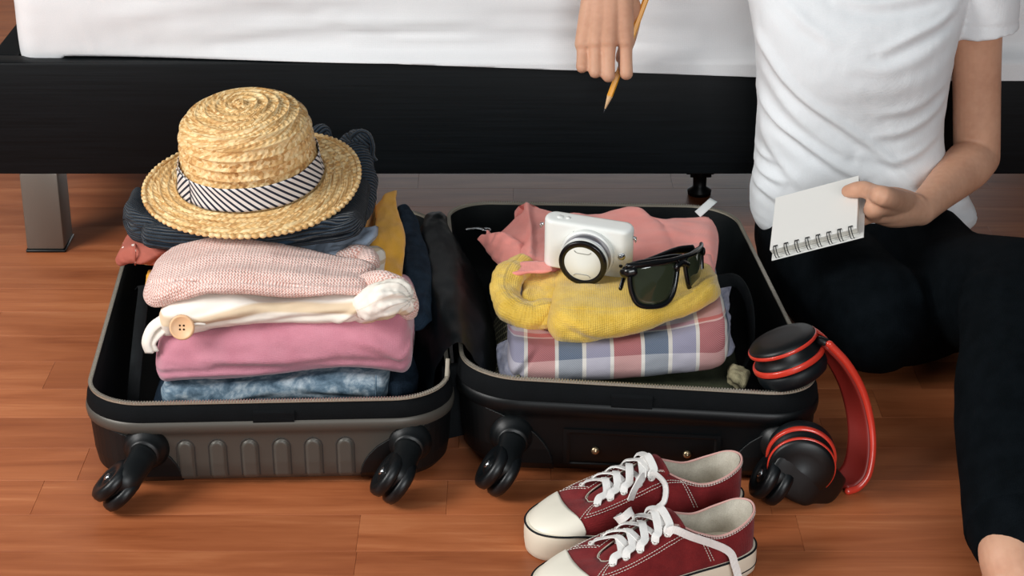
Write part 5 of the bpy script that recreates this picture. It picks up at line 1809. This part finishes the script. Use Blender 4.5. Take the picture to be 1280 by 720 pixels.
# nail of the thumb
Mn = aim(thumb_tip + nn_ * .0058 - thumb_dir * .0002, nn_ * 1.0 + thumb_dir * .25, thumb_dir)
nl = []
for r, z in ((0, .0013), (.5, .0011), (.85, .0004), (1, -.0008)):
    nl.append([(r * .0068 * math.cos(a), r * .0052 * math.sin(a), z - .0016 * (r * math.sin(a)) ** 2) for a in np.linspace(0, 2 * math.pi, 20, endpoint=False)])
ob('thumb_nail', xf(grid(np.array(nl), False, True), Mn), M_NAIL, who)
# face and hair (above the frame)
for sx in (-1, 1):
    c = HC + np.array((sx * .029, -.0665, .010))
    ob('eye', xf(lathe([(0, .010), (.005, .0086), (.0086, .005), (.01, 0), (.0086, -.005), (0, -.01)], 20), aim(c, (0, -1, -.35))), plain('eye_white', lin(232, 230, 226), .2), who)
    ob('iris', xf(lathe([(0, .0112), (.004, .0108), (.0046, .0094), (0, .0085)], 16), aim(c, (0, -1, -.35))), plain('iris_brown', lin(52, 34, 24), .2), who)
ob('lips', tube(cr([HC + np.array((x, -.0745 + 6 * x * x, -.047)) for x in np.linspace(-.020, .020, 7)], 20), np.sin(np.linspace(.25, math.pi - .25, 20)) * .0045, 10), plain('lips', lin(188, 106, 98), .45), who)
g = G()
limb(g, [HC + np.array((0, .020, -.03)), HC + np.array((0, .022, .045))], [.074, .080])
for sx in (-1, 1):
    limb(g, [HC + np.array((sx * .045, -.025, .075)), HC + np.array((sx * .078, .0, .02)), HC + np.array((sx * .078, .03, -.07)), HC + np.array((sx * .070, .05, -.14))], [.022, .024, .026, .014])
limb(g, [HC + np.array((0, .06, .0)), HC + np.array((0, .075, -.09)), HC + np.array((0, .08, -.16))], [.06, .06, .03])
fused('hair', g, plain('hair_dark', lin(34, 25, 21), .45, .4, bump=(160, .5, .002)), who, .005, 3, lambda V, N: V + N * (.002 * np.sin(V[:, 0] * 600))[:, None])

# white t-shirt
M_TEE = fabric('white_jersey', lin(222, 226, 229), lin(231, 235, 238), 1700, .16, .15, 14, .85, mapping='Object')
g = G()
sec = [(.097, .322, .604, 2.338, 2.530), (.112, .314, .606, 2.330, 2.532), (.135, .311, .592, 2.336, 2.530), (.170, .314, .566, 2.345, 2.528), (.220, .3145, .553, 2.345, 2.525), (.275, .312, .551, 2.332, 2.522),
       (.325, .308, .553, 2.318, 2.522), (.370, .300, .560, 2.325, 2.524), (.410, .290, .572, 2.345, 2.524), (.445, .285, .590, 2.368, 2.520), (.475, .300, .585, 2.392, 2.512), (.498, .345, .545, 2.405, 2.498), (.508, .385, .508, 2.412, 2.485)]
S = cr(sec, 90)
a = np.linspace(0, 2 * math.pi, 96, endpoint=False)
P = np.zeros((90, 96, 3))
for i, (z, xl, xr, yf, yb) in enumerate(S):
    ex = 2.5
    c, s_ = np.cos(a), np.sin(a)
    P[i, :, 0] = (xl + xr) / 2 + (xr - xl) / 2 * np.sign(c) * np.abs(c) ** (2 / ex)
    P[i, :, 1] = (yf + yb) / 2 + (yb - yf) / 2 * np.sign(s_) * np.abs(s_) ** (2 / ex)
    P[i, :, 2] = z
g.add(*grid(P, False, True, cap=True))
g.add(*tube(cr([(.535, 2.432, .452), (.572, 2.428, .440), (.588, 2.426, .395), (.5945, 2.425, .352)], 40), np.interp(np.linspace(0, 1, 40), [0, .3, .9, 1], [.052, .050, .0405, .0415]), 36))
g.add(*tube(cr([(.34, 2.440, .455), (.29, 2.455, .468), (.235, 2.51, .505)], 30), np.linspace(.052, .043, 30), 30))
for sh_, nx_ in ((shl, (.62, 2.43, .43)), (shr, (.25, 2.49, .49))):
    limb(g, [(.447, 2.44, .440), sh_ * .55 + np.array((.447, 2.44, .462)) * .45, sh_ + np.array((0, 0, -.002))], [.070, .060, .050], n=28)
def XZ(pts, Y=2.335):
    return np.array([at(px, py, Y)[[0, 2]] for px, py in pts])
CRE = [  # folds seen on the front of the shirt: (points, half width, height)
    ([(926, -8), (934, 18), (958, 66), (993, 112), (1053, 157), (1101, 193), (1149, 236)], .0062, .0062),
    ([(944, 100), (950, 124), (972, 157), (1005, 181), (1049, 212), (1080, 228)], .0058, .0062),
    ([(948, 60), (956, 90), (980, 130), (1017, 168), (1060, 196)], .0060, .0022),
    ([(952, 150), (964, 190), (985, 222), (1010, 244)], .0060, .0026),
    ([(1080, 196), (1116, 205), (1146, 200), (1178, 182)], .0060, .0024),
    ([(1092, 172), (1130, 168), (1164, 152), (1188, 132)], .0062, .0022),
    ([(1098, 142), (1140, 136), (1186, 112)], .0065, .0018),
    ([(1100, 60), (1140, 44), (1176, 32), (1198, 20)], .0060, .0042),
    ([(1060, 78), (1100, 82), (1150, 70), (1188, 46)], .0080, .0018),
    ([(1050, 2), (1090, 8), (1140, 4), (1190, -6)], .0060, .0036),
    ([(985, 10), (1010, 32), (1040, 50)], .0070, .0026),
    ([(944, 226), (960, 236), (982, 240)], .0048, .0050),
    ([(942, 252), (962, 256), (990, 268)], .0048, .0050),
    ([(948, 206), (956, 214), (970, 218)], .0045, .0042),
    ([(1196, 262), (1212, 270), (1232, 274)], .0050, .0045),
    ([(1120, 262), (1150, 252), (1180, 240)], .0050, .0040),
]
def tee_disp(V, N):
    d = .0018 * nz(V, (9, 9, 14), 5.0) + .0006 * nz(V, 40, 6.0)
    frontw = np.clip((-N[:, 1] + .15) / .5, 0, 1)
    q = V[:, [0, 2]]
    for pts, w, h in CRE:
        C = cr(XZ(pts), 40)
        dist = np.full(len(V), 9.0); side = np.zeros(len(V)); par = np.zeros(len(V))
        for i in range(39):
            A, B = C[i], C[i + 1]; D = B - A; L2 = D @ D
            t = np.clip(((q - A) @ D) / L2, 0, 1)
            r = q - A - t[:, None] * D
            dd = np.hypot(r[:, 0], r[:, 1])
            m_ = dd < dist
            dist[m_] = dd[m_]; side[m_] = (r[:, 0] * D[1] - r[:, 1] * D[0])[m_] / math.sqrt(L2); par[m_] = (i + t[m_]) / 39
        env = np.sin(math.pi * np.clip(par * .92 + .04, 0, 1)) ** .5
        sd = np.where(np.abs(side) > dist * .9, side, np.sign(side) * dist)
        prof = np.exp(-(sd / w) ** 2) - .75 * np.exp(-((sd - 1.9 * w) / (1.2 * w)) ** 2)
        prof *= np.exp(-(np.maximum(0, dist - 3.5 * w) / w) ** 2)
        d += h * env * prof * frontw
    # seams of hem and sleeve cuff
    z = V[:, 2]
    d += -.0010 * np.exp(-((z - .116 - .004 * np.sin(V[:, 0] * 30)) / .0012) ** 2)
    sl_ = (V[:, 0] > .556) & (z < .41)
    d += np.where(sl_, -.0010 * np.exp(-((z - .3695) / .0011) ** 2), 0)
    d += .004 * np.sin(V[:, 0] * 60 + 1) * np.clip((.128 - z) / .03, 0, 1)
    return V + N * d[:, None]
fused('t_shirt', g, M_TEE, who, .0030, 6, tee_disp)

# black jeans
M_JEAN = fabric('black_denim', lin(5, 9, 12), lin(12, 17, 21), 1300, .35, 0, 50, mapping='Object')
M_JEAN.node_tree.nodes['Principled BSDF'].inputs['Specular IOR Level'].default_value = .05
g = G()
limb(g, [(.392, 2.43, .078), (.455, 2.45, .085), (.505, 2.43, .080)], [.074, .084, .074], n=28)
limb(g, [(.44, 2.40, .07), (.465, 2.30, .062), (.50, 2.24, .058)], [.07, .062, .055], n=28)
limb(g, [(.500, 2.41, .078), (.538, 2.27, .074), (.583, 2.08, .138)], [.078, .074, .072], n=32, m=60)
limb(g, [(.583, 2.08, .138), (.568, 2.00, .136), (.532, 1.88, .112), (.509, 1.76, .080), (.500, 1.698, .064)], [.072, .070, .0645, .0575, .0540], n=32, m=70)
limb(g, [(.388, 2.41, .074), (.400, 2.29, .074), (.435, 2.165, .078)], [.070, .072, .068], n=28)
limb(g, [(.435, 2.165, .080), (.50, 2.20, .062), (.56, 2.25, .055)], [.066, .055, .045], n=28)
def jean_disp(V, N):
    d = .0016 * nz(V, (14, 14, 14), 8.0)
    kn = at(1172, 356, 2.085)
    # folds radiating from the inside of the knee
    for (px, py, Y2, w, h) in ((1225, 312, 2.03, .006, .0045), (1252, 330, 2.0, .006, .0045), (1262, 362, 1.97, .006, .004), (1244, 398, 1.96, .006, .0035), (1120, 326, 2.20, .006, .004), (1226, 432, 1.95, .006, .0025)):
        B = at(px, py, Y2); D = B - kn; L2 = D @ D
        t = np.clip(((V - kn) @ D) / L2, 0, 1)
        dist = np.linalg.norm(V - kn - t[:, None] * D, axis=1)
        d += h * np.exp(-(np.maximum(0, dist - .03) / .01) ** 2) * np.exp(-(((V - kn) @ unit(np.cross(D, (0, -.4, .9)))) / w) ** 2) * np.sin(math.pi * np.clip(t, .05, .95))
    return V + N * d[:, None]
jn = fused('jeans', g, M_JEAN, who, .0036, 6, jean_disp)
# turned hem around the ankle and the inner leg seam
hc = np.array((.5000, 1.697, .0640)); hd = unit(np.array((.500, 1.698, .064)) - np.array((.509, 1.76, .080)))
A = aim(hc, hd)
ob('hem', xf(lathe([(.0400, -.030), (.0552, -.030), (.0562, -.027), (.0556, -.002), (.0545, .003), (.051, .0042), (.046, .003), (.043, -.01)], 48, close=False), A), M_JEAN, who)
